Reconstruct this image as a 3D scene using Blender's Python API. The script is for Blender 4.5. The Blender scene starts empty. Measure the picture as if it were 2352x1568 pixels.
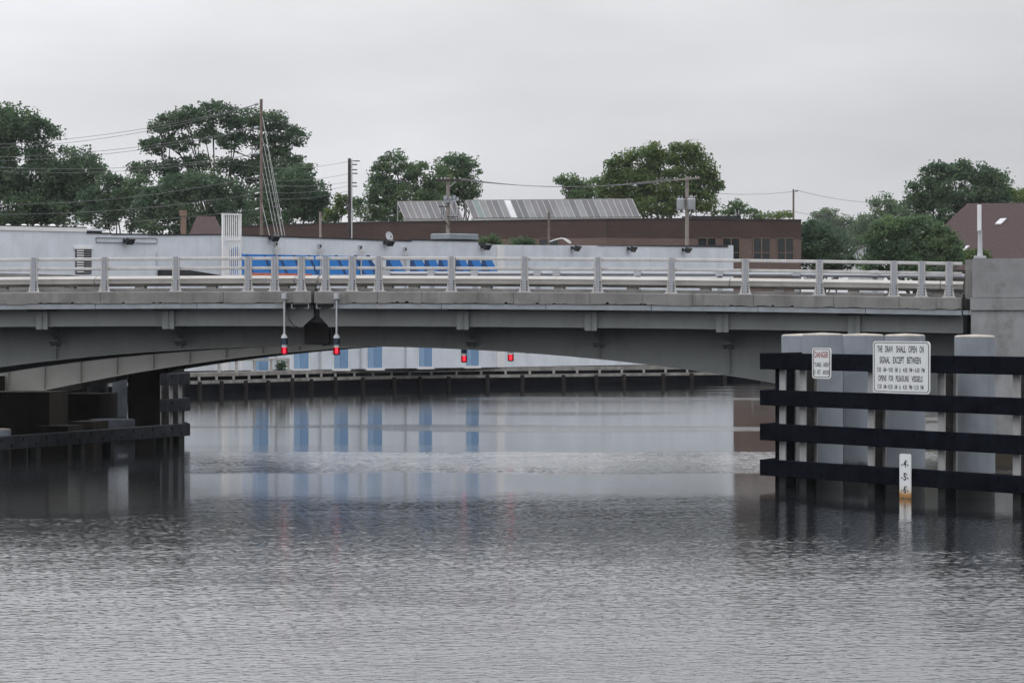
import bpy, math, random
import numpy as np
from mathutils import Vector, Matrix

scene = bpy.context.scene
COL = scene.collection
rnd = random.Random(7)

# ---------------------------------------------------------------- camera
F = 10100.0          # focal length in units of a 2352 px wide picture
CX, HY = 1176.0, 740.0
H = 4.07             # eye height over the water
cam_data = bpy.data.cameras.new("camera")
cam = bpy.data.objects.new("camera", cam_data)
COL.objects.link(cam)
cam.location = (0, 0, H)
cam.rotation_euler = (math.radians(90), 0, 0)
cam_data.sensor_width = 36.0
cam_data.lens = F / 2352.0 * 36.0
cam_data.shift_y = -(784.0 - HY) / 2352.0
cam_data.clip_start = 1.0
cam_data.clip_end = 9000.0
scene.camera = cam

# ---------------------------------------------------------------- world: overcast sky
SUN_EL, SUN_ROT = 62.0, 205.0
world = bpy.data.worlds.new("World")
scene.world = world
world.use_nodes = True
nt = world.node_tree
for n in list(nt.nodes):
    nt.nodes.remove(n)
def N(tree, t, **kw):
    n = tree.nodes.new(t)
    for k, v in kw.items():
        setattr(n, k, v)
    return n
w_out = N(nt, 'ShaderNodeOutputWorld')
w_bg = N(nt, 'ShaderNodeBackground'); w_bg.inputs['Strength'].default_value = 0.1
sky = N(nt, 'ShaderNodeTexSky'); sky.sky_type = 'NISHITA'; sky.sun_disc = False
sky.sun_elevation = math.radians(SUN_EL); sky.sun_rotation = math.radians(SUN_ROT)
sky.air_density = 1.0; sky.dust_density = 3.0
tc = N(nt, 'ShaderNodeTexCoord')
sep = N(nt, 'ShaderNodeSeparateXYZ'); nt.links.new(tc.outputs['Generated'], sep.inputs[0])
# cloud deck: projected on a flat ceiling, so the folds close up towards the horizon
mp = N(nt, 'ShaderNodeMapping'); mp.inputs['Scale'].default_value = (6.0, 1.2, 22.0)
nt.links.new(tc.outputs['Generated'], mp.inputs[0])
ns = N(nt, 'ShaderNodeTexNoise'); ns.inputs['Scale'].default_value = 1.6
ns.inputs['Detail'].default_value = 4.0; ns.inputs['Roughness'].default_value = 0.45
nt.links.new(mp.outputs[0], ns.inputs['Vector'])
cr = N(nt, 'ShaderNodeValToRGB')
cr.color_ramp.elements[0].position = 0.30; cr.color_ramp.elements[0].color = (6.3, 6.35, 6.55, 1)
cr.color_ramp.elements[1].position = 0.68; cr.color_ramp.elements[1].color = (8.2, 8.25, 8.6, 1)
nt.links.new(ns.outputs['Fac'], cr.inputs[0])
# the deck is brighter overhead than near the horizon
gr = N(nt, 'ShaderNodeMapRange'); gr.inputs['From Min'].default_value = 0.03; gr.inputs['From Max'].default_value = 0.5
gr.inputs['To Min'].default_value = 1.0; gr.inputs['To Max'].default_value = 2.25
nt.links.new(sep.outputs['Z'], gr.inputs['Value'])
# and a little brighter towards the left, where the cloud is thinner
gx = N(nt, 'ShaderNodeMapRange'); gx.interpolation_type = 'SMOOTHSTEP'
gx.inputs['From Min'].default_value = -0.16; gx.inputs['From Max'].default_value = 0.16
gx.inputs['To Min'].default_value = 1.10; gx.inputs['To Max'].default_value = 0.86
nt.links.new(sep.outputs['X'], gx.inputs['Value'])
gm = N(nt, 'ShaderNodeMath', operation='MULTIPLY'); nt.links.new(gr.outputs[0], gm.inputs[0]); nt.links.new(gx.outputs[0], gm.inputs[1])
mul = N(nt, 'ShaderNodeVectorMath', operation='SCALE')
nt.links.new(cr.outputs['Color'], mul.inputs[0]); nt.links.new(gm.outputs[0], mul.inputs['Scale'])
mx = N(nt, 'ShaderNodeMix', data_type='RGBA'); mx.inputs['Factor'].default_value = 0.93
nt.links.new(sky.outputs['Color'], mx.inputs['A']); nt.links.new(mul.outputs[0], mx.inputs['B'])
nt.links.new(mx.outputs['Result'], w_bg.inputs['Color'])
nt.links.new(w_bg.outputs[0], w_out.inputs['Surface'])

sun_d = bpy.data.lights.new("sun", 'SUN'); sun_d.energy = 0.5; sun_d.angle = math.radians(40)
sun_d.color = (1.0, 0.98, 0.95)
sun = bpy.data.objects.new("sun", sun_d); COL.objects.link(sun)
el, az = math.radians(SUN_EL), math.radians(SUN_ROT)       # az from +Y towards +X
sun_dir = Vector((math.sin(az) * math.cos(el), math.cos(az) * math.cos(el), math.sin(el)))
sun.rotation_euler = (-sun_dir).to_track_quat('-Z', 'Y').to_euler()
sun.location = (0, -50, 80)

vs = scene.view_settings
vs.view_transform = 'Standard'; vs.look = 'None'; vs.exposure = 0.0; vs.gamma = 1.0
vs.use_curve_mapping = False
scene.cycles.max_bounces = 8
scene.cycles.caustics_reflective = False
scene.cycles.use_denoising = True

# ---------------------------------------------------------------- helpers
def at(px, py, Y):
    return Vector(((px - CX) / F * Y, Y, H - (py - HY) / F * Y))

class Plane:
    """an upright plane through two ground points; turns a pixel into a point on it"""
    def __init__(self, p, d, off=0.0):
        self.d = Vector((d[0], d[1], 0)).normalized()
        self.n = Vector((self.d.y, -self.d.x, 0))           # to the right of d
        self.p = Vector((p[0], p[1], 0)) + self.n * off
    @staticmethod
    def through(px0, s0, px1, s1, off=0.0):
        a = Vector(((px0 - CX) / s0, F / s0)); b = Vector(((px1 - CX) / s1, F / s1))
        return Plane(a, b - a, off)
    def off(self, o):
        return Plane(self.p, self.d, o)
    def hit(self, px, py, off=0.0):
        k = (px - CX) / F
        q = self.p + self.n * off
        t = (k * q.y - q.x) / (self.d.x - k * self.d.y)
        P = q + self.d * t
        return Vector((P.x, P.y, H - (py - HY) / F * P.y))
    def l(self, px):
        return (self.hit(px, HY) - Vector((0, 0, H)) - self.p).dot(self.d)
    def P(self, l, z, off=0.0):
        return self.p + self.d * l + self.n * off + Vector((0, 0, z))

class MB:
    def __init__(self):
        self.v = []; self.f = []; self.sm = []
    def add(self, vs_, fs_, smooth=False):
        b = len(self.v)
        self.v += [Vector(x) for x in vs_]
        for f in fs_:
            self.f.append([b + i for i in f]); self.sm.append(smooth)
        return self
    def hexa(self, a):      # 8 corners: bottom ring 0-3, top ring 4-7
        return self.add(a, [(3, 2, 1, 0), (4, 5, 6, 7), (0, 1, 5, 4), (1, 2, 6, 5), (2, 3, 7, 6), (3, 0, 4, 7)])
    def box(self, c, size, ax=None, ay=None, az=None):
        ax = ax or Vector((1, 0, 0)); ay = ay or Vector((0, 1, 0)); az = az or Vector((0, 0, 1))
        c = Vector(c); hx, hy, hz = ax * size[0] / 2, ay * size[1] / 2, az * size[2] / 2
        return self.hexa([c - hx - hy - hz, c + hx - hy - hz, c + hx + hy - hz, c - hx + hy - hz,
                          c - hx - hy + hz, c + hx - hy + hz, c + hx + hy + hz, c - hx + hy + hz])
    def prism(self, poly, ext):     # extrude a planar polygon by a vector
        n = len(poly); ext = Vector(ext)
        vs_ = [Vector(p) for p in poly] + [Vector(p) + ext for p in poly]
        fs_ = [tuple(range(n))[::-1], tuple(range(n, 2 * n))]
        fs_ += [(i, (i + 1) % n, n + (i + 1) % n, n + i) for i in range(n)]
        return self.add(vs_, fs_)
    def sweep(self, rings, closed_ends=True):   # list of equal-length rings
        m = len(rings[0]); vs_ = [p for r in rings for p in r]; fs_ = []
        for k in range(len(rings) - 1):
            for i in range(m):
                j = (i + 1) % m
                fs_.append((k * m + i, k * m + j, (k + 1) * m + j, (k + 1) * m + i))
        if closed_ends:
            fs_.append(tuple(range(m))[::-1]); fs_.append(tuple(range((len(rings) - 1) * m, len(rings) * m)))
        return self.add(vs_, fs_)
    def tube(self, pts, r, n=8, smooth=True):
        pts = [Vector(p) for p in pts]
        rr = r if isinstance(r, (list, tuple)) else [r] * len(pts)
        rings = []
        for i, p in enumerate(pts):
            d = (pts[min(i + 1, len(pts) - 1)] - pts[max(i - 1, 0)]).normalized()
            a = d.cross(Vector((0, 0, 1)))
            if a.length < 1e-3: a = d.cross(Vector((1, 0, 0)))
            a.normalize(); b = d.cross(a)
            rings.append([p + (a * math.cos(2 * math.pi * k / n) + b * math.sin(2 * math.pi * k / n)) * rr[i] for k in range(n)])
        s0 = len(self.f); self.sweep(rings)
        if smooth:
            for k in range(s0, len(self.f) - 2): self.sm[k] = True
        return self
    def lathe(self, c, prof, n=24):     # prof: (radius, z) list
        c = Vector(c); rings = []
        for r, z in prof:
            r = max(r, 1e-4)
            rings.append([c + Vector((r * math.cos(2 * math.pi * k / n), r * math.sin(2 * math.pi * k / n), z)) for k in range(n)])
        s0 = len(self.f); self.sweep(rings)
        for k in range(s0, len(self.f) - 2):
            self.sm[k] = True
        return self
    def build(self, name, mat, parent=None, origin=None):
        if origin is None:
            lo = [min(p[i] for p in self.v) for i in range(3)]; hi = [max(p[i] for p in self.v) for i in range(3)]
            origin = Vector(((lo[0] + hi[0]) / 2, (lo[1] + hi[1]) / 2, lo[2]))
        me = bpy.data.meshes.new(name)
        me.from_pydata([tuple(p - origin) for p in self.v], [], self.f)
        me.polygons.foreach_set('use_smooth', self.sm)
        bme = __import__('bmesh').new(); bme.from_mesh(me)
        __import__('bmesh').ops.recalc_face_normals(bme, faces=bme.faces); bme.to_mesh(me); bme.free()
        if any(self.sm):
            try: me.set_sharp_from_angle(angle=math.radians(40))
            except Exception: pass
        me.materials.append(mat)
        return link(name, me, parent, origin)

WORLD_LOC = {}
def link(name, data, parent, origin):
    o = bpy.data.objects.new(name, data); COL.objects.link(o)
    o.location = origin
    WORLD_LOC[o.name] = Vector(origin)
    if parent is not None:
        o.parent = parent; o.location = Vector(origin) - WORLD_LOC[parent.name]
    return o
def thing(name, loc, label, cat, group=None):
    o = link(name, None, None, Vector(loc)); o.empty_display_size = 0.3
    return tag(o, label, cat, group)
def tag(o, label, cat, group=None):
    o['label'] = label; o['category'] = cat
    if group: o['group'] = group
    return o
def structure(o):
    o['kind'] = 'structure'; return o

# ---------------------------------------------------------------- materials
def mat(name, col, rough=0.7, metal=0.0, var=0.12, scale=2.0, col2=None, streak=0.0, streak_col=(0.05, 0.045, 0.04),
        streak_scale=(5, 5, 0.5), bump=0.0, bump_scale=30.0, spec=0.5, emit=None, emit_s=0.0, blot=0.0, blot_col=(0.06, 0.055, 0.05), blot_scale=0.8, tide=None, tide_col=(0.008, 0.009, 0.008)):
    m = bpy.data.materials.new(name); m.use_nodes = True
    t = m.node_tree; b = t.nodes['Principled BSDF']
    b.inputs['Roughness'].default_value = rough; b.inputs['Metallic'].default_value = metal
    b.inputs['Specular IOR Level'].default_value = spec
    c = N(t, 'ShaderNodeTexCoord'); src = N(t, 'ShaderNodeNewGeometry').outputs['Position']
    n1 = N(t, 'ShaderNodeTexNoise'); n1.inputs['Scale'].default_value = scale; n1.inputs['Detail'].default_value = 6
    n1.inputs['Roughness'].default_value = 0.6
    t.links.new(src, n1.inputs['Vector'])
    r1 = N(t, 'ShaderNodeMapRange'); r1.inputs['From Min'].default_value = 0.3; r1.inputs['From Max'].default_value = 0.7
    t.links.new(n1.outputs['Fac'], r1.inputs['Value'])
    m1 = N(t, 'ShaderNodeMix', data_type='RGBA')
    c2 = col2 if col2 else tuple(x * (1 - 2 * var) for x in col)
    c1 = col if col2 else tuple(min(1, x * (1 + var)) for x in col)
    m1.inputs['A'].default_value = (*c1, 1); m1.inputs['B'].default_value = (*c2, 1)
    t.links.new(r1.outputs[0], m1.inputs['Factor'])
    out = m1.outputs['Result']
    def layer(out, amount, colr, sc, lo, hi):
        mpn = N(t, 'ShaderNodeMapping'); mpn.inputs['Scale'].default_value = sc
        t.links.new(src, mpn.inputs[0])
        n2 = N(t, 'ShaderNodeTexNoise'); n2.inputs['Scale'].default_value = 1.0; n2.inputs['Detail'].default_value = 5
        n2.inputs['Roughness'].default_value = 0.65
        t.links.new(mpn.outputs[0], n2.inputs['Vector'])
        r2 = N(t, 'ShaderNodeMapRange'); r2.inputs['From Min'].default_value = lo; r2.inputs['From Max'].default_value = hi
        r2.inputs['To Max'].default_value = amount
        t.links.new(n2.outputs['Fac'], r2.inputs['Value'])
        m2 = N(t, 'ShaderNodeMix', data_type='RGBA'); m2.inputs['B'].default_value = (*colr, 1)
        t.links.new(out, m2.inputs['A']); t.links.new(r2.outputs[0], m2.inputs['Factor'])
        return m2.outputs['Result']
    if streak: out = layer(out, streak, streak_col, streak_scale, 0.52, 0.72)
    if blot: out = layer(out, blot, blot_col, (blot_scale,) * 3, 0.52, 0.66)
    if tide is not None:        # wet, weedy band left by the water
        sz = N(t, 'ShaderNodeSeparateXYZ'); t.links.new(src, sz.inputs[0])
        nt_ = N(t, 'ShaderNodeTexNoise'); nt_.inputs['Scale'].default_value = 4; nt_.inputs['Detail'].default_value = 4
        t.links.new(src, nt_.inputs['Vector'])
        ma = N(t, 'ShaderNodeMath', operation='MULTIPLY_ADD'); ma.inputs[1].default_value = 0.22
        t.links.new(nt_.outputs['Fac'], ma.inputs[0]); t.links.new(sz.outputs['Z'], ma.inputs[2])
        rt = N(t, 'ShaderNodeMapRange'); rt.inputs['From Min'].default_value = tide + .06; rt.inputs['From Max'].default_value = tide + .20
        rt.inputs['To Min'].default_value = 1.0; rt.inputs['To Max'].default_value = 0.0
        t.links.new(ma.outputs[0], rt.inputs['Value'])
        mt_ = N(t, 'ShaderNodeMix', data_type='RGBA'); mt_.inputs['B'].default_value = (*tide_col, 1)
        t.links.new(out, mt_.inputs['A']); t.links.new(rt.outputs[0], mt_.inputs['Factor']); out = mt_.outputs['Result']
    t.links.new(out, b.inputs['Base Color'])
    if bump:
        nb = N(t, 'ShaderNodeTexNoise'); nb.inputs['Scale'].default_value = bump_scale; nb.inputs['Detail'].default_value = 4
        t.links.new(src, nb.inputs['Vector'])
        bn = N(t, 'ShaderNodeBump'); bn.inputs['Strength'].default_value = bump; bn.inputs['Distance'].default_value = 0.02
        t.links.new(nb.outputs['Fac'], bn.inputs['Height']); t.links.new(bn.outputs[0], b.inputs['Normal'])
    if emit:
        b.inputs['Emission Color'].default_value = (*emit, 1); b.inputs['Emission Strength'].default_value = emit_s
    return m

def brick_mat(name, c1, c2, mortar, bw, bh, msize, d, rough=0.8, strength=0.25, streak=0.0):
    """courses of brick laid along the direction d"""
    m = bpy.data.materials.new(name); m.use_nodes = True
    t = m.node_tree; b = t.nodes['Principled BSDF']; b.inputs['Roughness'].default_value = rough
    g = N(t, 'ShaderNodeNewGeometry')
    dv = N(t, 'ShaderNodeVectorMath', operation='DOT_PRODUCT'); dv.inputs[1].default_value = (d[0], d[1], 0)
    t.links.new(g.outputs['Position'], dv.inputs[0])
    sp = N(t, 'ShaderNodeSeparateXYZ'); t.links.new(g.outputs['Position'], sp.inputs[0])
    cb = N(t, 'ShaderNodeCombineXYZ'); t.links.new(dv.outputs['Value'], cb.inputs[0]); t.links.new(sp.outputs['Z'], cb.inputs[1])
    bt = N(t, 'ShaderNodeTexBrick'); bt.inputs['Scale'].default_value = 1.0
    bt.inputs['Brick Width'].default_value = bw; bt.inputs['Row Height'].default_value = bh
    bt.inputs['Mortar Size'].default_value = msize
    bt.inputs['Color1'].default_value = (*c1, 1); bt.inputs['Color2'].default_value = (*c2, 1); bt.inputs['Mortar'].default_value = (*mortar, 1)
    t.links.new(cb.outputs[0], bt.inputs['Vector'])
    n1 = N(t, 'ShaderNodeTexNoise'); n1.inputs['Scale'].default_value = 0.5; n1.inputs['Detail'].default_value = 6
    t.links.new(cb.outputs[0], n1.inputs['Vector'])
    r1 = N(t, 'ShaderNodeMapRange'); r1.inputs['From Min'].default_value = 0.3; r1.inputs['From Max'].default_value = 0.7
    r1.inputs['To Min'].default_value = 0.82; r1.inputs['To Max'].default_value = 1.08
    t.links.new(n1.outputs['Fac'], r1.inputs['Value'])
    ml = N(t, 'ShaderNodeVectorMath', operation='SCALE'); t.links.new(bt.outputs['Color'], ml.inputs[0]); t.links.new(r1.outputs[0], ml.inputs['Scale'])
    out = ml.outputs[0]
    if streak:
        mpn = N(t, 'ShaderNodeMapping'); mpn.inputs['Scale'].default_value = (2.5, 0.22, 1)
        t.links.new(cb.outputs[0], mpn.inputs[0])
        n2 = N(t, 'ShaderNodeTexNoise'); n2.inputs['Scale'].default_value = 1.0; n2.inputs['Detail'].default_value = 5
        t.links.new(mpn.outputs[0], n2.inputs['Vector'])
        r2 = N(t, 'ShaderNodeMapRange'); r2.inputs['From Min'].default_value = 0.5; r2.inputs['From Max'].default_value = 0.75; r2.inputs['To Max'].default_value = streak
        t.links.new(n2.outputs['Fac'], r2.inputs['Value'])
        m2 = N(t, 'ShaderNodeMix', data_type='RGBA'); m2.inputs['B'].default_value = (0.2, 0.19, 0.18, 1)
        t.links.new(out, m2.inputs['A']); t.links.new(r2.outputs[0], m2.inputs['Factor'])
        out = m2.outputs['Result']
    t.links.new(out, b.inputs['Base Color'])
    bn = N(t, 'ShaderNodeBump'); bn.inputs['Strength'].default_value = strength; bn.inputs['Distance'].default_value = 0.01; bn.invert = True
    t.links.new(bt.outputs['Fac'], bn.inputs['Height']); t.links.new(bn.outputs[0], b.inputs['Normal'])
    return m

M = {}
M['concrete'] = mat('weathered_concrete', (0.225, 0.22, 0.214), 0.9, var=0.16, scale=1.3, streak=0.75, streak_col=(0.11, 0.10, 0.09), streak_scale=(2.4, 2.4, 0.45), blot=0.5, blot_col=(0.15, 0.145, 0.14), blot_scale=1.2, bump=0.3)
M['beam_concrete'] = mat('pale_barrier_concrete', (0.48, 0.465, 0.44), 0.9, var=0.07, scale=1.2, streak=0.35, streak_col=(0.2, 0.185, 0.17), streak_scale=(2, 2, 0.6), bump=0.2)
M['stained_concrete'] = mat('stained_pier_concrete', (0.255, 0.258, 0.262), 0.9, var=0.16, scale=0.8, streak=0.5, streak_col=(0.13, 0.125, 0.12), streak_scale=(1.6, 1.6, 0.5), blot=0.65, blot_col=(0.10, 0.10, 0.10), blot_scale=1.1, bump=0.3, tide=0.45, tide_col=(0.035, 0.028, 0.018))
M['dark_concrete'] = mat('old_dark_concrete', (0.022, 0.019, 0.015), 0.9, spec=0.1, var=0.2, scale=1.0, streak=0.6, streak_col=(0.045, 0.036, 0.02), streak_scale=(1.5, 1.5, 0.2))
M['crack'] = mat('dirty_joint_filler', (0.02, 0.018, 0.016), 0.95)
M['edge_steel'] = mat('pale_blue_grey_paint', (0.27, 0.30, 0.325), 0.55, var=0.1, scale=3, streak=0.35, streak_col=(0.16, 0.09, 0.05), streak_scale=(1.6, 1.6, 3))
M['girder'] = mat('grey_green_girder_paint', (0.215, 0.23, 0.225), 0.5, spec=0.25, var=0.07, scale=0.9, streak=0.32, streak_col=(0.12, 0.118, 0.105), streak_scale=(2.2, 2.2, 0.35))
M['girder_skylit'] = mat('warm_grey_girder_skylit_tone', (0.34, 0.335, 0.315), 0.55, spec=0.25, var=0.06, scale=0.8, streak=0.15, streak_col=(0.2, 0.19, 0.17), streak_scale=(1, 1, 0.4))  # warm hue its own; paler tone holds skylight from the gap between decks
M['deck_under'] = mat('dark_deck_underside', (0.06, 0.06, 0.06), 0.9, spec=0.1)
M['asphalt'] = mat('asphalt', (0.05, 0.05, 0.052), 0.9)
M['galv'] = mat('galvanised_rail', (0.55, 0.54, 0.53), 0.5, metal=0.25, var=0.08, scale=4, streak=0.2, streak_col=(0.25, 0.24, 0.23), streak_scale=(6, 6, 1))
M['galv_blue'] = mat('bluish_galvanised_post', (0.34, 0.355, 0.39), 0.5, metal=0.25, var=0.06, scale=5)
M['bolt'] = mat('dark_bolt', (0.003, 0.003, 0.004), 0.8, spec=0.0)
M['plastic'] = mat('black_recycled_plastic_lumber', (0.0065, 0.0078, 0.0125), 0.75, spec=0.0, var=0.3, scale=2.2, streak=0.35, streak_col=(0.014, 0.016, 0.022), streak_scale=(0.8, 0.8, 5), bump=0.2)
M['plastic_pale'] = mat('faded_grey_plastic_lumber', (0.034, 0.038, 0.045), 0.7, spec=0.04, var=0.25, scale=2.5, streak=0.3, streak_col=(0.03, 0.03, 0.035), streak_scale=(0.8, 0.8, 5))
M['post'] = mat('pale_composite_post', (0.36, 0.36, 0.36), 0.7, var=0.12, scale=2, streak=0.35, streak_col=(0.14, 0.135, 0.125), streak_scale=(3, 3, 0.3), tide=0.5)
M['pile'] = mat('grey_steel_pile', (0.225, 0.25, 0.285), 0.6, var=0.1, scale=1.0, streak=0.5, streak_col=(0.16, 0.175, 0.2), streak_scale=(3.5, 3.5, 0.22), blot=0.25, blot_col=(0.15, 0.16, 0.175), blot_scale=1.6, tide=0.5)
M['post_web'] = mat('shade_dark_pile_web', (0.06, 0.057, 0.055), 0.85, var=0.25, spec=.1, streak=0.4, streak_col=(0.03, 0.022, 0.016), streak_scale=(4, 4, 0.4), tide=0.5)  # web darkened in colour for the shade between the flanges
M['pile_shade_tone'] = mat('stained_pile_shade_tone', (0.06, 0.068, 0.08), 0.8, var=0.25, spec=.1, streak=0.4, streak_scale=(3, 3, 0.3), tide=0.2)  # darker copy of the pile steel, with the span's shade in its colour
M['pile_cap'] = mat('pile_cap_concrete', (0.42, 0.39, 0.34), 0.9, var=0.15, scale=4)
M['sign_white'] = mat('white_sign_face', (0.66, 0.68, 0.68), 0.5, var=0.03, scale=3)
M['sign_edge'] = mat('sign_edge_aluminium', (0.6, 0.61, 0.62), 0.5)
M['black'] = mat('black_paint', (0.012, 0.012, 0.014), 0.6)
M['red'] = mat('sign_red', (0.26, 0.015, 0.025), 0.6)
M['wood'] = mat('weathered_wood_pole', (0.17, 0.135, 0.115), 0.9, var=0.2, scale=3, streak=0.4, streak_col=(0.07, 0.055, 0.045), streak_scale=(9, 9, 0.5))
M['wood_pale'] = mat('pale_wood_pole', (0.27, 0.24, 0.215), 0.9, var=0.15, scale=3, streak=0.4, streak_col=(0.1, 0.085, 0.075), streak_scale=(9, 9, 0.5))
M['wood_dark'] = mat('creosoted_pole', (0.045, 0.033, 0.036), 0.85, var=0.2, scale=3)
M['wire'] = mat('grey_cable', (0.17, 0.17, 0.18), 0.6)
M['guy'] = mat('galvanised_guy_wire', (0.42, 0.43, 0.43), 0.5)
M['steel_grey'] = mat('light_grey_enamel', (0.42, 0.44, 0.46), 0.5, var=0.06)
M['ac'] = mat('blue_grey_sheet_metal', (0.22, 0.25, 0.28), 0.6, var=0.08)
M['dark_metal'] = mat('dark_metal', (0.02, 0.022, 0.026), 0.5, spec=0.3)
M['white_paint'] = mat('white_paint', (0.76, 0.76, 0.76), 0.6, var=0.04)
M['dock_wood'] = mat('weathered_dock_boards', (0.27, 0.26, 0.24), 0.9, var=0.25, scale=1.4, streak=0.6, streak_col=(0.11, 0.1, 0.09), streak_scale=(0.8, 0.8, 2))
M['dock_post'] = mat('pale_dock_post', (0.40, 0.385, 0.355), 0.9, var=0.12, scale=3)
M['bulkhead'] = mat('black_tarred_bulkhead', (0.006, 0.007, 0.010), 0.9, spec=0.0, var=0.3, scale=1.0)
M['bulk_pile'] = mat('dark_timber_pile', (0.018, 0.015, 0.015), 0.9, spec=0.1, var=0.2)
M['blue'] = mat('bright_blue_mural_paint', (0.013, 0.20, 0.60), 0.6, var=0.03, scale=0.5)
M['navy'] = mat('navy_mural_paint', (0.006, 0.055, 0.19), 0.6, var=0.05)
M['shutter'] = mat('pale_blue_shutter', (0.16, 0.285, 0.46), 0.6, var=0.04)
M['shutter_pale'] = mat('pale_blue_shutter_leaf', (0.23, 0.36, 0.53), 0.6, var=0.04)
M['orange'] = mat('faded_orange_paint', (0.6, 0.16, 0.09), 0.7)
M['roofing'] = mat('red_brown_shingles', (0.06, 0.036, 0.037), 0.9, var=0.2, scale=6, streak=0.4, streak_col=(0.045, 0.027, 0.027), streak_scale=(0.7, 0.7, 9))
M['tar'] = mat('dark_roof_felt', (0.03, 0.03, 0.032), 0.9)
M['glass_dark'] = mat('dark_window_glass', (0.015, 0.02, 0.022), 0.12, var=0.1)
M['frame_tan'] = mat('tan_window_frame', (0.19, 0.12, 0.085), 0.6)
M['bark'] = mat('bark', (0.07, 0.058, 0.05), 0.9, var=0.2, scale=2)
M['soil'] = mat('sandy_ground', (0.16, 0.15, 0.12), 0.95, var=0.15, scale=0.2)

def lens_mat(name, col):
    m = bpy.data.materials.new(name); m.use_nodes = True; t = m.node_tree
    for n in list(t.nodes): t.nodes.remove(n)
    o = N(t, 'ShaderNodeOutputMaterial'); mxs = N(t, 'ShaderNodeMixShader'); mxs.inputs[0].default_value = 0.16
    tr = N(t, 'ShaderNodeBsdfTransparent'); tr.inputs[0].default_value = (*col, 1)
    pb = N(t, 'ShaderNodeBsdfPrincipled'); pb.inputs['Base Color'].default_value = (col[0] * .5, col[1], col[2], 1); pb.inputs['Roughness'].default_value = 0.15
    t.links.new(tr.outputs[0], mxs.inputs[1]); t.links.new(pb.outputs[0], mxs.inputs[2]); t.links.new(mxs.outputs[0], o.inputs[0])
    return m
M['lens_red'] = lens_mat('red_lamp_glass', (0.9, 0.035, 0.06))
M['lens_dark'] = mat('unlit_green_lamp_glass', (0.006, 0.02, 0.045), 0.15)
M['bulb'] = mat('glowing_lamp_core', (0.9, 0.1, 0.1), 0.5, emit=(1.0, 0.3, 0.35), emit_s=6.5)

def leaf_mat(name, dark, light, hz=0.0):
    m = bpy.data.materials.new(name); m.use_nodes = True; t = m.node_tree
    for n in list(t.nodes): t.nodes.remove(n)
    o = N(t, 'ShaderNodeOutputMaterial')
    g = N(t, 'ShaderNodeNewGeometry')
    n1 = N(t, 'ShaderNodeTexNoise'); n1.inputs['Scale'].default_value = 0.35; n1.inputs['Detail'].default_value = 5
    t.links.new(g.outputs['Position'], n1.inputs['Vector'])
    ad = N(t, 'ShaderNodeMath', operation='ADD'); ra = N(t, 'ShaderNodeMath', operation='MULTIPLY'); ra.inputs[1].default_value = 0.35
    t.links.new(g.outputs['Random Per Island'], ra.inputs[0]); t.links.new(n1.outputs['Fac'], ad.inputs[0]); t.links.new(ra.outputs[0], ad.inputs[1])
    r = N(t, 'ShaderNodeValToRGB'); r.color_ramp.elements[0].position = 0.45; r.color_ramp.elements[0].color = (*dark, 1)
    r.color_ramp.elements[1].position = 0.95; r.color_ramp.elements[1].color = (*light, 1)
    t.links.new(ad.outputs[0], r.inputs[0])
    d = N(t, 'ShaderNodeBsdfDiffuse'); tr = N(t, 'ShaderNodeBsdfTranslucent'); ms = N(t, 'ShaderNodeMixShader'); ms.inputs[0].default_value = 0.4
    t.links.new(r.outputs[0], d.inputs[0]); t.links.new(r.outputs[0], tr.inputs[0])
    t.links.new(d.outputs[0], ms.inputs[1]); t.links.new(tr.outputs[0], ms.inputs[2]); t.links.new(ms.outputs[0], o.inputs[0])
    return m
M['leaf_deep'] = leaf_mat('deep_green_leaves', (0.045, 0.088, 0.060), (0.14, 0.205, 0.11))
M['leaf_mid'] = leaf_mat('mid_green_leaves', (0.058, 0.112, 0.066), (0.175, 0.25, 0.115))
M['leaf_fresh'] = leaf_mat('fresh_green_leaves', (0.055, 0.10, 0.046), (0.205, 0.27, 0.09))
M['leaf_pine'] = leaf_mat('pine_needles', (0.05, 0.092, 0.066), (0.145, 0.21, 0.115))
# ================================================================= WATER AND GROUND
# far bank: the line of the bulkhead, from pixel / waterline readings
def wl(px, py):
    Y = F * H / (py - HY)
    return Vector(((px - CX) / F * Y, Y, 0))
BANK = [wl(-900, 940), wl(100, 919), wl(330, 910), wl(539, 903.5), wl(764, 895.5), wl(956, 891), wl(1302, 886.5), wl(1684, 881), wl(2050, 877), wl(3200, 867)]

def soft_noise(X, Y, scale, seed, n=6):
    r = np.random.RandomState(seed); out = np.zeros_like(X)
    for _ in range(n):
        a = r.uniform(0, 2 * math.pi); k = 2 * math.pi / scale * r.uniform(0.6, 1.5)
        out += np.sin(k * (math.cos(a) * X + math.sin(a) * Y) + r.uniform(0, 6.28))
    return out / math.sqrt(n / 2.0)

def sstep(a, b, x):
    t = np.clip((x - a) / (b - a), 0, 1); return t * t * (3 - 2 * t)

def ripple_mask(X, Y):
    """where the breeze touches the water (1) and where it lies calm in the lee of the bridge (0)"""
    e = Y + 1.0 * soft_noise(X, Y, 9.0, 3) + 0.5 * soft_noise(X, Y, 2.5, 4)
    # sheltered water under the left span and along the right fender
    e = e + 10.0 * sstep(-6.2, -9.5, X) + 8.5 * sstep(5.0, 8.0, X)
    near = (1 - sstep(99.5, 106, e + 0.05 * X)) * (1.04 - 0.26 * sstep(70, 86, Y))
    lee = sstep(117.5, 119.5, Y + soft_noise(X, Y, 5, 9) * .4) * sstep(-.082, -.068, X / Y) * (1 - sstep(137.5, 139.5, Y + 0.25 * soft_noise(X, Y, 5, 8)))
    return np.clip(near + lee * 1.22 + 0.03, 0, 1.3)

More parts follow.
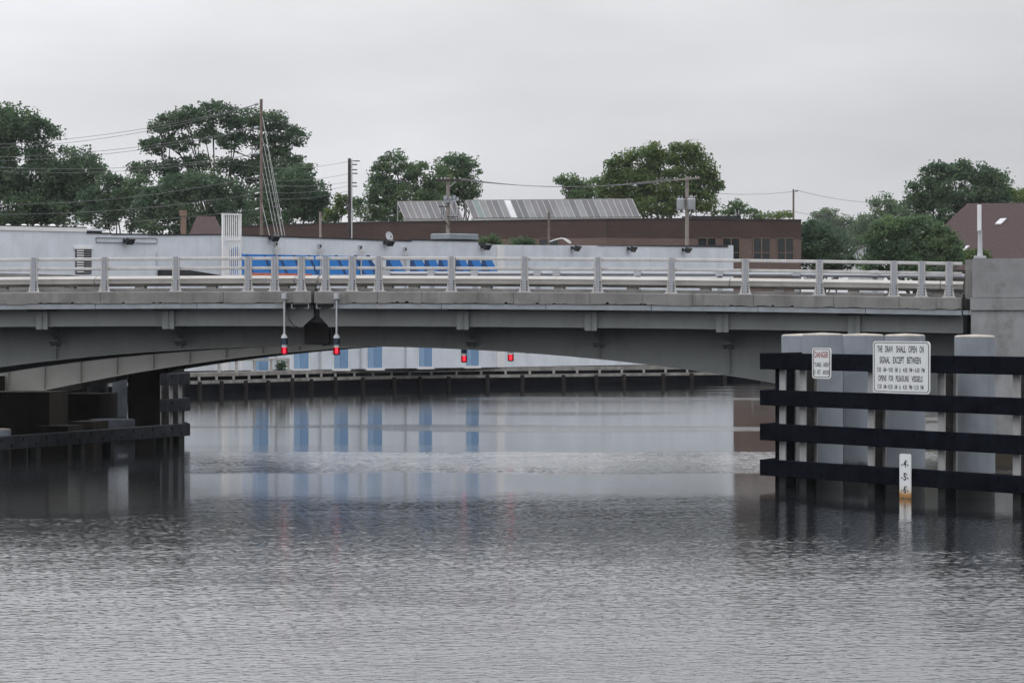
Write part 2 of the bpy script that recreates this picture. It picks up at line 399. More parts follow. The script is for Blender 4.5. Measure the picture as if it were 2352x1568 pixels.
def waves(X, Y, dY):
    """short crested wind ripples: a carrier whose phase wanders, with a fine chop over it"""
    r = np.random.RandomState(11)
    def carrier(lam, ang, smax, seed):
        q = np.random.RandomState(seed); k = 2 * math.pi / lam
        ph = k * (math.cos(ang) * X + math.sin(ang) * Y)
        for _ in range(9):
            L = lam * q.uniform(1.3, 3.6); a = q.uniform(0, 2 * math.pi); kk = 2 * math.pi / L
            ph += q.uniform(.45, .8) * np.sin(kk * (math.cos(a) * X + math.sin(a) * Y) + q.uniform(0, 6.28))
        return smax / k * np.sin(ph)
    z = carrier(.24, math.radians(-72), SMAX * .62, 5) + carrier(.19, math.radians(-122), SMAX * .55, 6)
    z += carrier(.6, math.radians(-85), SMAX * .15, 7)
    n = 26; lam = np.exp(r.uniform(math.log(0.09), math.log(0.4), n)); ang = math.radians(-100) + r.normal(0, 1.0, n)
    k = 2 * math.pi / lam; slope = CHOP / math.sqrt(n / 2.0)
    for i in range(n):
        ok = sstep(1.6, 2.8, lam[i] / dY)
        z += ok * slope / k[i] * np.sin(k[i] * (math.cos(ang[i]) * X + math.sin(ang[i]) * Y) + r.uniform(0, 6.28))
    gust = 1 + 0.12 * soft_noise(X, Y, 7.0, 21) + 0.10 * soft_noise(X, Y, 1.6, 22)
    return z * np.clip(gust, 0.4, 1.6)
SMAX, CHOP = 0.056, 0.014

def build_water():
    ys = [46.5]
    while ys[-1] < 146: ys.append(ys[-1] * 1.00046)
    ys = np.array(ys); a = np.linspace(-0.25, 0.25, 1180)
    Yg, Ag = np.meshgrid(ys, a, indexing='ij'); Xg = Ag * Yg
    dY = Yg * 0.00046
    edge = sstep(0, 0.012, 0.25 - np.abs(Ag)) * sstep(46.5, 48, Yg) * sstep(0, 4, 145.5 - Yg)
    rip = ripple_mask(Xg, Yg)
    Zg = waves(Xg, Yg, dY) * rip * edge
    nr, nc = Yg.shape
    V = [np.stack([Xg, Yg, Zg], -1).reshape(-1, 3)]
    idx = np.arange(nr * nc).reshape(nr, nc)
    Q = [np.stack([idx[:-1, :-1], idx[:-1, 1:], idx[1:, 1:], idx[1:, :-1]], -1).reshape(-1, 4)]
    R = [(0.04 + 0.05 * np.clip(rip, 0, 1)).reshape(-1)]
    base = nr * nc
    # the calm reach up to the far bank, with a few wind streaks on it
    y2 = np.concatenate([[ys[-1]], np.linspace(ys[-1] + .5, 300, 300)]); a2 = np.linspace(-0.25, 0.25, 160)
    Y2, A2 = np.meshgrid(y2, a2, indexing='ij'); X2 = A2 * Y2
    def streak(yc, hw, xl, xr):
        yy = Y2 + 0.7 * soft_noise(X2, Y2, 12, 31)
        return np.exp(-((yy - yc) / hw) ** 2) * sstep(xl - 4, xl + 4, X2) * (1 - sstep(xr - 4, xr + 4, X2))
    r2 = 0.02 + 0.6 * streak(234, 3.5, 0, 60) + 0.35 * streak(197, 2.2, 0.5, 4.5) + 0.5 * streak(168, 2.6, -3, 60) + 0.12 * streak(172, 1.5, -14, 0)
    r2 = r2 + 0.5 * sstep(10.5, 16, X2) * (0.5 + 0.5 * np.sin(Y2 * 0.55))
    V.append(np.stack([X2, Y2, 0 * X2], -1).reshape(-1, 3)); R.append(np.clip(r2, 0, 1).reshape(-1))
    i2 = base + np.arange(Y2.size).reshape(Y2.shape)
    Q.append(np.stack([i2[:-1, :-1], i2[:-1, 1:], i2[1:, 1:], i2[1:, :-1]], -1).reshape(-1, 4)); base += Y2.size
    # open water all round
    y0, y1, k = 46.5, 300.0, 0.25
    W = 1500.0
    corners = [(-k * y0, y0), (k * y0, y0), (k * y1, y1), (-k * y1, y1)]
    outer = [(-W, -600), (W, -600), (W, y1), (-W, y1)]
    V.append(np.array([(x, y, 0) for x, y in corners + outer], float)); R.append(np.full(8, 0.9))
    b = base
    Q.append(np.array([[b + 4, b + 5, b + 1, b + 0], [b + 5, b + 6, b + 2, b + 1], [b + 4, b + 0, b + 3, b + 7]]))
    V = np.concatenate(V); Q = np.concatenate(Q); R = np.concatenate(R)
    me = bpy.data.meshes.new('water')
    me.vertices.add(len(V)); me.vertices.foreach_set('co', V.astype(np.float32).ravel())
    me.loops.add(Q.size); me.loops.foreach_set('vertex_index', Q.astype(np.int32).ravel())
    me.polygons.add(len(Q)); me.polygons.foreach_set('loop_start', np.arange(0, Q.size, 4, dtype=np.int32))
    me.polygons.foreach_set('use_smooth', np.ones(len(Q), bool))
    at_ = me.attributes.new('ripple', 'FLOAT', 'POINT'); at_.data.foreach_set('value', R.astype(np.float32))
    me.update(); me.validate()
    m = bpy.data.materials.new('river_water'); m.use_nodes = True; t = m.node_tree; p = t.nodes['Principled BSDF']
    p.inputs['Base Color'].default_value = (0.018, 0.021, 0.023, 1); p.inputs['Roughness'].default_value = 0.03
    p.inputs['IOR'].default_value = 1.333
    g = N(t, 'ShaderNodeNewGeometry'); mpn = N(t, 'ShaderNodeMapping'); mpn.inputs['Scale'].default_value = (1.0, 1.0, 1)
    t.links.new(g.outputs['Position'], mpn.inputs[0])
    n1 = N(t, 'ShaderNodeTexNoise'); n1.inputs['Scale'].default_value = 9.0; n1.inputs['Detail'].default_value = 3
    t.links.new(mpn.outputs[0], n1.inputs['Vector'])
    av = N(t, 'ShaderNodeAttribute'); av.attribute_name = 'ripple'
    bm_ = N(t, 'ShaderNodeBump'); bm_.inputs['Distance'].default_value = 0.05
    t.links.new(av.outputs['Fac'], bm_.inputs['Strength']); t.links.new(n1.outputs['Fac'], bm_.inputs['Height'])
    t.links.new(bm_.outputs[0], p.inputs['Normal'])
    me.materials.append(m)
    structure(link('water', me, None, Vector((0, 0, 0))))
build_water()

g = MB()
gz = 1.02
pts = [p + Vector((0.3, 1.2, gz)) for p in BANK]
far = [Vector((3500, 420, gz)), Vector((3500, 6000, gz)), Vector((-3500, 6000, gz)), Vector((-3500, 150, gz))]
g.add(pts + far, [tuple(range(len(pts) + 4))])
structure(g.build('ground', M['soil'], origin=Vector((0, 300, gz))))
bed = MB(); bed.add([(-2000, -700, -3), (2000, -700, -3), (2000, 420, -3), (-2000, 420, -3)], [(0, 1, 2, 3)])
structure(bed.build('riverbed', M['soil'], origin=Vector((0, 0, -3))))

# ================================================================= FAR BANK: bulkhead and boardwalk
def poly_walk(line, step):
    out = []; d = 0.0
    for a, b in zip(line[:-1], line[1:]):
        L = (b - a).length
        while d < L:
            out.append((a + (b - a) * (d / L), (b - a).normalized())); d += step
        d -= L
    return out
def wall_strip(mb, line, off0, off1, z0, z1):
    """a continuous wall along a polyline, between two offsets to its far side"""
    ns_ = []
    for i in range(len(line)):
        d = (line[min(i + 1, len(line) - 1)] - line[max(i - 1, 0)]).normalized()
        ns_.append(Vector((-d.y, d.x, 0)))
    mb.sweep([[line[i] + ns_[i] * off0 + Vector((0, 0, z0)), line[i] + ns_[i] * off1 + Vector((0, 0, z0)),
               line[i] + ns_[i] * off1 + Vector((0, 0, z1)), line[i] + ns_[i] * off0 + Vector((0, 0, z1))] for i in range(len(line))])
bk = thing('bulkhead_wall', BANK[4], 'long black tarred bulkhead along the far bank with dark timber piles at the waterline', 'bulkhead')
mb = MB(); wall_strip(mb, BANK, 0.0, 0.4, -3.0, 0.60); mb.build('sheeting', M['bulkhead'], bk)
for p, d in poly_walk(BANK[2:9], 3.05):
    n = Vector((d.y, -d.x, 0)); p = p + d * rnd.uniform(-.5, .5)
    mb = MB(); h = 0.74 + rnd.uniform(-.05, .07); c = p + n * 0.14
    mb.lathe(c, [(0.14, -3), (0.14, h - .05), (0.1, h)], 10); mb.build('pile', M['bulk_pile'], bk)
mb = MB(); wall_strip(mb, BANK, -0.1, -0.02, 0.60, 0.79); mb.build('cap_board', M['dock_wood'], bk)
mb = MB(); wall_strip(mb, BANK, 0.15, 0.4, 0.61, 1.0); mb.build('gap_backing', M['bulkhead'], bk)  # dark backing added so the gap under the boardwalk reads dark

bw = thing('boardwalk', BANK[5] + Vector((0, 0, 1.0)), 'weathered grey timber boardwalk on top of the black bulkhead below the white building', 'boardwalk')
mb = MB(); wall_strip(mb, BANK, -0.06, 1.45, 1.01, 1.22); mb.build('deck_edge', M['dock_wood'], bw)
for p, d in poly_walk(BANK[2:9], 2.05):
    mb = MB(); n = Vector((d.y, -d.x, 0)); c = p + n * 0.10
    mb.box(c + Vector((0, 0, .90)), (0.12, 0.1, 0.21), d, n); mb.build('support_post', M['dock_post'], bw)
# the short railing at the left end of the walk
bp = Plane(BANK[3], BANK[4] - BANK[3], -0.12)
rl = thing('boardwalk_railing', bp.hit(600, 860), 'pale post and rail guard at the left end of the boardwalk beside the bush', 'railing')
for x in (503, 543, 584, 623, 662):
    a = bp.hit(x, 858); mb = MB(); mb.box(Vector((a.x, a.y, 1.215 + 0.37)), (0.15, 0.15, 0.73)); mb.build('post', M['dock_post'], rl)
a, b_ = bp.hit(470, 830), bp.hit(664, 830)
mb = MB(); d = (b_ - a); d.z = 0; L = d.length; d.normalize()
mb.box(Vector(((a.x + b_.x) / 2, (a.y + b_.y) / 2, 1.90)), (L, 0.09, 0.12), d, Vector((-d.y, d.x, 0))); mb.build('top_rail', M['dock_post'], rl)

# ================================================================= WHITE BUILDING
WA = Plane.through(0, 41.6, 1130, 36.6)
WB = Plane.through(1130, 36.6, 1684, 33.2)
GZ = 1.25
white = brick_mat('white_painted_brick', (0.66, 0.70, 0.755), (0.64, 0.68, 0.735), (0.615, 0.655, 0.71), 0.42, 0.16, 0.012, WA.d, 0.75, 0.2, streak=0.12)
whb = thing('white_building', WA.P(WA.l(600), GZ), 'long low white painted brick building with blue mural and blue shutters on the far bank', 'building')
def zpx(pl, px, py): return pl.hit(px, py).z
# main wall, its top stepping down to the right as the roof line does
top = [(-420, 516), (0, 519.5), (198, 524.5), (198.5, 536.5), (255, 537.5), (255.5, 539), (340, 539.5), (340.5, 541), (511, 540), (603, 543), (824, 551), (886, 553.5), (945, 554.5), (945.5, 552), (1098, 555), (1098.5, 562), (1130, 562.3)]
pts = [WA.P(WA.l(x), zpx(WA, x, y)) for x, y in top]
poly = [WA.P(WA.l(-420), GZ)] + pts + [WA.P(WA.l(1130), GZ)]
mb = MB(); mb.prism(poly, -WA.n * 0.35); mb.build('front_wall', white, whb)
topb = [(1130, 562.3), (1372, 564), (1672, 568), (1672.5, 563.2), (1684.5, 563.5)]
ptsb = [WB.P(WB.l(x), zpx(WB, x, y)) for x, y in topb]
poly = [WB.P(WB.l(1130), GZ)] + ptsb + [WB.P(WB.l(1684.5), GZ)]
mb = MB(); mb.prism(poly, -WB.n * 0.35); mb.build('side_wall', white, whb)
# the body behind: flat roof a little below the parapet, far walls
e0 = WA.P(WA.l(-420), 0, -.36); e1 = WA.P(WA.l(1130), 0, -.36); e2 = WB.P(WB.l(1684), 0, -.36)
bk_ = [e0, e1, e2, e2 + Vector((-9, 14, 0)), e1 + Vector((-8, 14, 0)), e0 + Vector((-12, 14, 0))]
mb = MB(); mb.prism([p + Vector((0, 0, GZ)) for p in bk_], (0, 0, 6.55)); mb.build('roof', M['tar'], whb)
# thin coping lines along the parapet
mb = MB()
for a, b_ in zip(top[:-1], top[1:]):
    if abs(a[0] - b_[0]) < 2: continue
    A = WA.P(WA.l(a[0]), zpx(WA, *a)); B_ = WA.P(WA.l(b_[0]), zpx(WA, *b_))
    A2, B2 = A.copy(), B_.copy()
    mb.hexa([A2 + WA.n * .05, B2 + WA.n * .05, B2 - WA.n * .40, A2 - WA.n * .40] + [q + Vector((0, 0, .07)) for q in (A2 + WA.n * .05, B2 + WA.n * .05, B2 - WA.n * .40, A2 - WA.n * .40)])
mb.build('coping', M['dark_metal'], whb)
mb = MB()
A, B_ = WB.P(WB.l(1372), zpx(WB, 1372, 564)), WB.P(WB.l(1671.5), zpx(WB, 1671.5, 568))
mb.hexa([A + WB.n * .05, B_ + WB.n * .05, B_ - WB.n * .4, A - WB.n * .4, A + WB.n * .05 + Vector((0, 0, .02)), B_ + WB.n * .05 + Vector((0, 0, .14)), B_ - WB.n * .4 + Vector((0, 0, .14)), A - WB.n * .4 + Vector((0, 0, .02))])
mb.build('roof_edge', M['tar'], whb)
# stone band on the taller left end
mb = MB(); A, B_ = WA.P(WA.l(-420), 0), WA.P(WA.l(197.5), 0)
for zz, (q0, q1) in ((0, (A, B_)),):
    za, zb_ = zpx(WA, 0, 529), zpx(WA, 198, 533)
    ta, tb_ = zpx(WA, 0, 519), zpx(WA, 198, 524)
    mb.hexa([A + WA.n * .004, B_ + WA.n * .004, B_ + WA.n * .06, A + WA.n * .06] and
            [A + WA.n * .06 + Vector((0, 0, za)), B_ + WA.n * .06 + Vector((0, 0, zb_)), B_ + WA.n * .004 + Vector((0, 0, zb_)), A + WA.n * .004 + Vector((0, 0, za)),
             A + WA.n * .06 + Vector((0, 0, ta)), B_ + WA.n * .06 + Vector((0, 0, tb_)), B_ + WA.n * .004 + Vector((0, 0, tb_)), A + WA.n * .004 + Vector((0, 0, ta))])
mb.build('parapet_band', M['white_paint'], whb)
# corner piers of the wall
for px, pl, hw_ in ((515, WA, .22), (1148, WB, .4)):
    l0 = pl.l(px); mb = MB()
    zt_ = zpx(pl, px, 566 if px < 600 else 563)
    mb.hexa([pl.P(l0 - hw_, GZ, 0.003), pl.P(l0 + hw_, GZ, 0.003), pl.P(l0 + hw_, GZ, .12), pl.P(l0 - hw_, GZ, .12),
             pl.P(l0 - hw_, zt_, 0.003), pl.P(l0 + hw_, zt_, 0.003), pl.P(l0 + hw_, zt_, .12), pl.P(l0 - hw_, zt_, .12)])
    mb.build('pilaster', M['white_paint'], whb)

def panel(pl, pix, o0, o1):      # a flat panel on a wall from pixel corners
    mb = MB(); P = [pl.P(pl.l(x), zpx(pl, x, y), o0) for x, y in pix]
    mb.prism(P, pl.n * (o1 - o0)); return mb
# mural
mu = panel(WA, [(560, 583.5), (846, 589), (879, 630), (560, 632)], .003, .010).build('mural', M['blue'], whb)
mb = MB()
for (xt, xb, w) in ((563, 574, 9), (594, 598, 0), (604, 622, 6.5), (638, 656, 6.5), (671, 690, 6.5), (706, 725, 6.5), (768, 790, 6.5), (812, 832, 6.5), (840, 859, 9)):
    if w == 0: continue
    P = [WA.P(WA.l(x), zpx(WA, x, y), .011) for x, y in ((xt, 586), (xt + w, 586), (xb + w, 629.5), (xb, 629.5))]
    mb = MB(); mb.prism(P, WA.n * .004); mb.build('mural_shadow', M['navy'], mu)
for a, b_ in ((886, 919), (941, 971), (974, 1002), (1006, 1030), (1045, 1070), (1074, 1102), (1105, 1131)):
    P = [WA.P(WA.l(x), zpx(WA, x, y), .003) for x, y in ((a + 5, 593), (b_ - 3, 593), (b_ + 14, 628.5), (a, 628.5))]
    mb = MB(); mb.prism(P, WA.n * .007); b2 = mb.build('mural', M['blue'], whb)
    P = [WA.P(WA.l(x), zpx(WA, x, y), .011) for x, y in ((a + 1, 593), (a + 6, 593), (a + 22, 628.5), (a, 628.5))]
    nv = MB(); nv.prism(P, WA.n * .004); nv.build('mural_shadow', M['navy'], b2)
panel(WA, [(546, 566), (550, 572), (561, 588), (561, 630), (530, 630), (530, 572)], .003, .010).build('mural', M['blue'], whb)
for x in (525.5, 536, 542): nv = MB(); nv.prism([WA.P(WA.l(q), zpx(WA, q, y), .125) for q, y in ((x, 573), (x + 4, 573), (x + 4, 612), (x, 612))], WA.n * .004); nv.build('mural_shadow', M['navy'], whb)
panel(WA, [(578, 626.5), (716, 628.8), (716, 633), (578, 633)], .012, .018).build('mural_stripe', M['orange'], whb)

# tall blue shuttered windows below the level of the bridge
def shutter_window(px0, px1, pyb, ztop):
    l0, l1 = WA.l(px0), WA.l(px1); zb_ = zpx(WA, px0, pyb)
    mb = MB(); mb.hexa([WA.P(l0 - .06, zb_ - .06, .002), WA.P(l1 + .12, zb_ - .06, .002), WA.P(l1 + .12, zb_ - .06, .05), WA.P(l0 - .06, zb_ - .06, .05),
                        WA.P(l0 - .06, ztop + .08, .002), WA.P(l1 + .12, ztop + .08, .002), WA.P(l1 + .12, ztop + .08, .05), WA.P(l0 - .06, ztop + .08, .05)])
    w = mb.build('window', M['white_paint'], whb)
    mid = l0 + (l1 - l0) * .42
    for a, b_, m_ in ((l0, mid - .015, 'shutter_pale'), (mid + .015, l1, 'shutter')):
        mb = MB(); mb.hexa([WA.P(a, zb_, .052), WA.P(b_, zb_, .052), WA.P(b_, zb_, .09), WA.P(a, zb_, .09), WA.P(a, ztop, .052), WA.P(b_, ztop, .052), WA.P(b_, ztop, .09), WA.P(a, ztop, .09)])
        mb.build('shutter', M[m_], w)
    mb = MB(); mb.hexa([WA.P(l0 - .15, zb_ - .16, .002), WA.P(l1 + .15, zb_ - .16, .002), WA.P(l1 + .15, zb_ - .16, .16), WA.P(l0 - .15, zb_ - .16, .16),
                        WA.P(l0 - .15, zb_ - .065, .002), WA.P(l1 + .15, zb_ - .065, .002), WA.P(l1 + .15, zb_ - .065, .16), WA.P(l0 - .15, zb_ - .065, .16)])
    mb.build('sill', M['white_paint'], w)
for a, b_, y in ((579, 614, 850), (673.5, 706.5, 846.5), (766, 797.5, 845.5), (843, 875.5, 844.5), (961, 990, 841.5), (1069, 1097.5, 839.5)):
    shutter_window(a, b_, y, 5.3)
# downspouts: scupper hole, leader head, pipe
for px, py in ((632, 565), (733, 570), (826, 573), (929, 577)):
    l0 = WA.l(px); z0 = zpx(WA, px, py)
    mb = MB(); mb.tube([WA.P(l0 + .02, GZ + .03, .10), WA.P(l0 + .02, z0 - .35, .10)], .05, 8); dp = mb.build('downspout', M['steel_grey'], whb)
    mb = MB(); mb.sweep([[WA.P(l0 - r, z, .002), WA.P(l0 + r, z, .002), WA.P(l0 + r, z, .1 + r), WA.P(l0 - r, z, .1 + r)] for r, z in ((.05, z0 - .5), (.16, z0 - .12), (.17, z0 - .08))])
    mb.build('leader_head', M['white_paint'], dp)
    mb = MB(); mb.hexa([WA.P(l0 - .14, z0 - .02, .003), WA.P(l0 + .12, z0 - .02, .003), WA.P(l0 + .12, z0 - .02, .12), WA.P(l0 - .14, z0 - .02, .12),
                        WA.P(l0 - .14, z0 + .27, .003), WA.P(l0 + .12, z0 + .27, .003), WA.P(l0 + .12, z0 + .27, .12), WA.P(l0 - .14, z0 + .27, .12)])
    sc = mb.build('scupper', M['steel_grey'], dp)
    mb = MB(); mb.hexa([WA.P(l0 - .09, z0 + .03, .121), WA.P(l0 + .07, z0 + .03, .121), WA.P(l0 + .07, z0 + .03, .124), WA.P(l0 - .09, z0 + .03, .124),
                        WA.P(l0 - .09, z0 + .2, .121), WA.P(l0 + .07, z0 + .2, .121), WA.P(l0 + .07, z0 + .2, .124), WA.P(l0 - .09, z0 + .2, .124)])
    mb.build('opening', M['dark_metal'], dp)
# louvred window
def rect(pl, x0, y0, x1, y1, o0, o1):
    return panel(pl, [(x0, y1), (x1, y1), (x1, y0), (x0, y0)], o0, o1)
lw = rect(WA, 173, 572, 209, 629, .002, .05).build('louvred_window', M['dark_metal'], whb)
rect(WA, 169, 566, 211, 572, .002, .09).build('lintel', M['white_paint'], lw)
mb = MB()
for i in range(10):
    y = 574.3 + i * 5.4
    mb2 = rect(WA, 174.5, y, 190.5, y + 2.6, .05, .075); mb.add(mb2.v, mb2.f)
    mb2 = rect(WA, 192, y + 2.2, 208, y + 2.8, .05, .06); mb.add(mb2.v, mb2.f)
mb.build('slats', M['white_paint'], lw)
# pipe loop on the wall
L0, L1 = WA.l(219), WA.l(359); z1, z2 = zpx(WA, 219, 546.5), zpx(WA, 219, 556.5)
mb = MB(); mb.tube([WA.P(L0, z1, .06), WA.P(L1 - .1, z1 + .05, .06), WA.P(L1, z1, .06), WA.P(L1, z2, .06), WA.P(L0, z2, .06), WA.P(L0, z1, .06)], .022, 6); mb.build('wall_conduit', M['dark_metal'], whb)
mb = MB(); l0 = WA.l(359); mb.tube([WA.P(l0, GZ + .05, .05), WA.P(l0, zpx(WA, 359, 578), .05)], .022, 6); mb.build('wall_conduit', M['steel_grey'], whb)
# dark sloping awning
aw = panel(WA, [(362, 634), (362, 620), (430, 620.5), (500, 632), (500, 634)], .01, .25); aw.build('awning', M['dark_metal'], whb)

# floodlights along the parapet, each a fixture of its own
FL = [(284, 553, WA, 'black floodlight fixed in the middle of the pipe loop, left end of white wall'),
      (618, 546, WA, 'black floodlight at the top of the white wall, just right of the tall brown pole'),
      (882, 557, WA, 'black floodlight on the white parapet under the satellite dish'),
      (1105, 566, WA, 'black floodlight on the white wall below the right end of the rooftop air unit'),
      (1312, 569, WB, 'black floodlight on the white wall just right of the curved street lamp'),
      (1441, 571, WB, 'black floodlight on the white wall midway between street lamp and transformer pole'),
      (1567, 573.5, WB, 'black floodlight on the white wall right below the transformer pole')]
for px, py, pl, lab in FL:
    p0 = pl.P(pl.l(px), zpx(pl, px, py), .0)
    fl = thing('floodlight', p0, lab, 'floodlight', 'floodlights along the white parapet')
    mb = MB(); mb.box(p0 + pl.n * .06, (.14, .1, .2), pl.d, pl.n); mb.tube([p0 + pl.n * .1, p0 + pl.n * .28 + Vector((0, 0, .02))], .035, 6); mb.build('bracket', M['dark_metal'], fl)
    ax = (pl.n * .8 + Vector((0, 0, -.55))).normalized(); up = (pl.n * .55 + Vector((0, 0, .8))).normalized()
    mb = MB(); c = p0 + pl.n * .38 + pl.d * .1
    mb.sweep([[c + ax * a_ - pl.d * r - up * r * .7, c + ax * a_ + pl.d * r - up * r * .7, c + ax * a_ + pl.d * r + up * r * .7, c + ax * a_ - pl.d * r + up * r * .7] for a_, r in ((-.16, .15), (-.08, .24), (.14, .27))])
    mb.build('housing', M['dark_metal'], fl)
    mb = MB(); mb.box(c + ax * .15, (.44, .012, .3), pl.d, ax, up); mb.build('glass', M['glass_dark'], fl)

# white slatted frame in front of the wall
sf0 = WA.P(WA.l(532), GZ, 1.2)
sfr = thing('slatted_screen', sf0, 'tall narrow white metal frame with thin upright bars rising above the white parapet', 'screen')
S = WA.off(1.2)
def sl(px): return S.l(px)
zt_, zm, zb_ = zpx(S, 520, 490), zpx(S, 520, 551), GZ
mb = MB(); hw = .045
for px in (511.8, 552.2): mb.box(S.P(sl(px), (zt_ + zb_) / 2), (.1, .1, zt_ - zb_), S.d, S.n)
for z in (zt_ - .05, zm): mb.box(S.P((sl(511.8) + sl(552.2)) / 2, z), (sl(552.2) - sl(511.8) - .1, .09, .1), S.d, S.n)
mb.build('frame', M['white_paint'], sfr)
for i in range(1, 9):
    x = 511.8 + 40.4 * i / 9.0
    lo = zm + .05 if i < 3 else 4.3
    mb = MB(); mb.box(S.P(sl(x), (zt_ - .1 + lo) / 2, .0), (.05, .05, zt_ - .1 - lo), S.d, S.n); mb.build('bar', M['white_paint'], sfr)

# things on the white roof
for i, (x, lab) in enumerate(((18.6, 'white domed roof vent, first from the left edge, on the white parapet'), (55, 'white domed roof vent on the parapet, second from the left edge'),
                              (85, 'white domed roof vent on the parapet, third from the left edge'), (121, 'white domed roof vent on the parapet, nearest to the low grey roof hatch'))):
    p0 = WA.off(-.5).hit(x, 521); v_ = thing('roof_vent', p0, lab, 'roof vent', 'domed vents on the white roof')
    mb = MB(); mb.lathe(p0, [(.1, -1.2), (.1, .04)], 12); mb.build('pipe', M['steel_grey'], v_)
    mb = MB(); mb.lathe(p0 + Vector((0, 0, .02)), [(.0, 0), (.18, 0), (.17, .07), (.1, .12), (0, .14)], 14); mb.build('hood', M['white_paint'], v_)
def rooftop_box(name, x0, x1, y0, y1, pl, off, depth, label, cat, m_):
    pl = pl.off(off); off = 0.0
    l0, l1 = pl.l(x0), pl.l(x1); z0, z1 = zpx(pl, x0, y1), zpx(pl, x0, y0)
    t_ = thing(name, pl.P((l0 + l1) / 2, z0, off), label, cat)
    mb = MB(); mb.sweep([[pl.P(l0 + i, z, off - i), pl.P(l1 - i, z, off - i), pl.P(l1 - i, z, off - depth + i), pl.P(l0 + i, z, off - depth + i)] for z, i in ((z0 + .12, 0), (z1 - .05, 0), (z1, .05))])
    mb.build('housing', m_, t_)
    mb = MB()
    mb.hexa([pl.P(l0 + .15, z0 - 1.0, off - .15), pl.P(l1 - .15, z0 - 1.0, off - .15), pl.P(l1 - .15, z0 - 1.0, off - depth + .15), pl.P(l0 + .15, z0 - 1.0, off - depth + .15),
             pl.P(l0 + .15, z0 + .115, off - .15), pl.P(l1 - .15, z0 + .115, off - .15), pl.P(l1 - .15, z0 + .115, off - depth + .15), pl.P(l0 + .15, z0 + .115, off - depth + .15)])
    mb.build('base', M['dark_metal'], t_)
rooftop_box('air_handler', 1034, 1099, 536, 553, WA, -1.0, 1.6, 'blue grey sheet metal air handler on the white roof behind the gear pole', 'air unit', M['ac'])
rooftop_box('roof_hatch', 200, 243, 525.5, 535, WA, -1.0, 1.2, 'low pale grey roof hatch at the step in the white parapet', 'roof hatch', M['steel_grey'])
# satellite dish
p0 = WA.off(-.7).hit(893, 553); ds = thing('satellite_dish', p0, 'pale grey satellite dish tilted up behind the white parapet', 'satellite dish')
mb = MB(); mb.tube([p0 - Vector((0, 0, .8)), p0 + Vector((0, 0, .18))], .035, 8); mb.build('mast', M['dark_metal'], ds)
ax = Vector((.45, -.80, .38)).normalized(); sx = ax.cross(Vector((0, 0, 1))).normalized(); sy = sx.cross(ax)
mb = MB(); rings = []
for r, dd in ((.01, 0), (.12, .012), (.22, .045), (.29, .08)):
    rings.append([p0 + Vector((0, 0, .26)) + ax * dd + sx * r * .82 * math.cos(a_ * math.pi / 10) + sy * r * 1.05 * math.sin(a_ * math.pi / 10) for a_ in range(20)])
rings += [[q - ax * .02 for q in r_] for r_ in rings[::-1]]
mb.sweep(rings); mb.sm = [True] * len(mb.f); mb.build('reflector', M['steel_grey'], ds)
mb = MB(); mb.tube([p0 + Vector((0, 0, .02)), p0 + ax * .32 + Vector((0, 0, .1))], .015, 6); mb.box(p0 + ax * .34 + Vector((0, 0, .12)), (.08, .08, .1)); mb.build('feed_arm', M['dark_metal'], ds)

# ================================================================= BRICK BUILDING with solar collectors
BL = Plane.through(556, 28.9, 1394, 30.6); BR = Plane.through(1394, 30.6, 1840.5, 30.1)
bdark = brick_mat('dark_brown_brick', (0.06, 0.033, 0.027), (0.043, 0.025, 0.021), (0.062, 0.044, 0.038), 0.3, 0.1, 0.012, BL.d, 0.9, 0.3)
btan = brick_mat('tan_brown_brick', (0.15, 0.096, 0.08), (0.105, 0.068, 0.058), (0.14, 0.112, 0.1), 0.3, 0.1, 0.012, BR.d, 0.9, 0.3)
brk = thing('brick_building', BR.P(0, GZ), 'long brown brick building with solar collectors on its flat roof, behind the white building', 'building')
def bzt(pl, pts_): return [pl.P(pl.l(x), zpx(pl, x, y)) for x, y in pts_]
ZS = zpx(BL, 1394, 545)
for pl, tops in ((BL, [(540, 521), (826, 512.5), (1394, 505)]), (BR, [(1394, 505), (1589, 504), (1840.5, 507)])):
    t_ = bzt(pl, tops); la, lb = pl.l(tops[0][0]), pl.l(tops[-1][0])
    mb = MB(); mb.prism([pl.P(la, ZS + .004, .0), *t_, pl.P(lb, ZS + .004, .0)], -pl.n * .4); mb.build('upper_wall', bdark, brk)
    mb = MB(); mb.prism([pl.P(la, GZ, -.03), pl.P(la, ZS, -.03), pl.P(lb, ZS, -.03), pl.P(lb, GZ, -.03)], -pl.n * .37); mb.build('lower_wall', btan, brk)
    mb = MB()
    for a, b_ in zip(t_[:-1], t_[1:]):
        mb.hexa([a + pl.n * .05, b_ + pl.n * .05, b_ - pl.n * .45, a - pl.n * .45] + [q + Vector((0, 0, .1)) for q in (a + pl.n * .05, b_ + pl.n * .05, b_ - pl.n * .45, a - pl.n * .45)])
    mb.build('coping', M['tar'], brk)
q0, q1, q2 = BL.P(BL.l(540), 0, -.41), BR.P(0, 0, -.41), BR.P(BR.l(1840), 0, -.41)
zr = zpx(BL, 1394, 507)
mb = MB(); mb.prism([p + Vector((0, 0, GZ)) for p in (q0, q1, q2, q2 + Vector((-.0, 22, 0)), q1 + Vector((0, 22, 0)), q0 + Vector((0, 22, 0)))], (0, 0, zr - GZ - .75)); mb.build('roof', M['tar'], brk)
mb = panel(BR, [(1393, 545), (1395, 545), (1395, 506.5), (1393, 506.5)], .001, .008); mb.build('joint', M['tar'], brk)
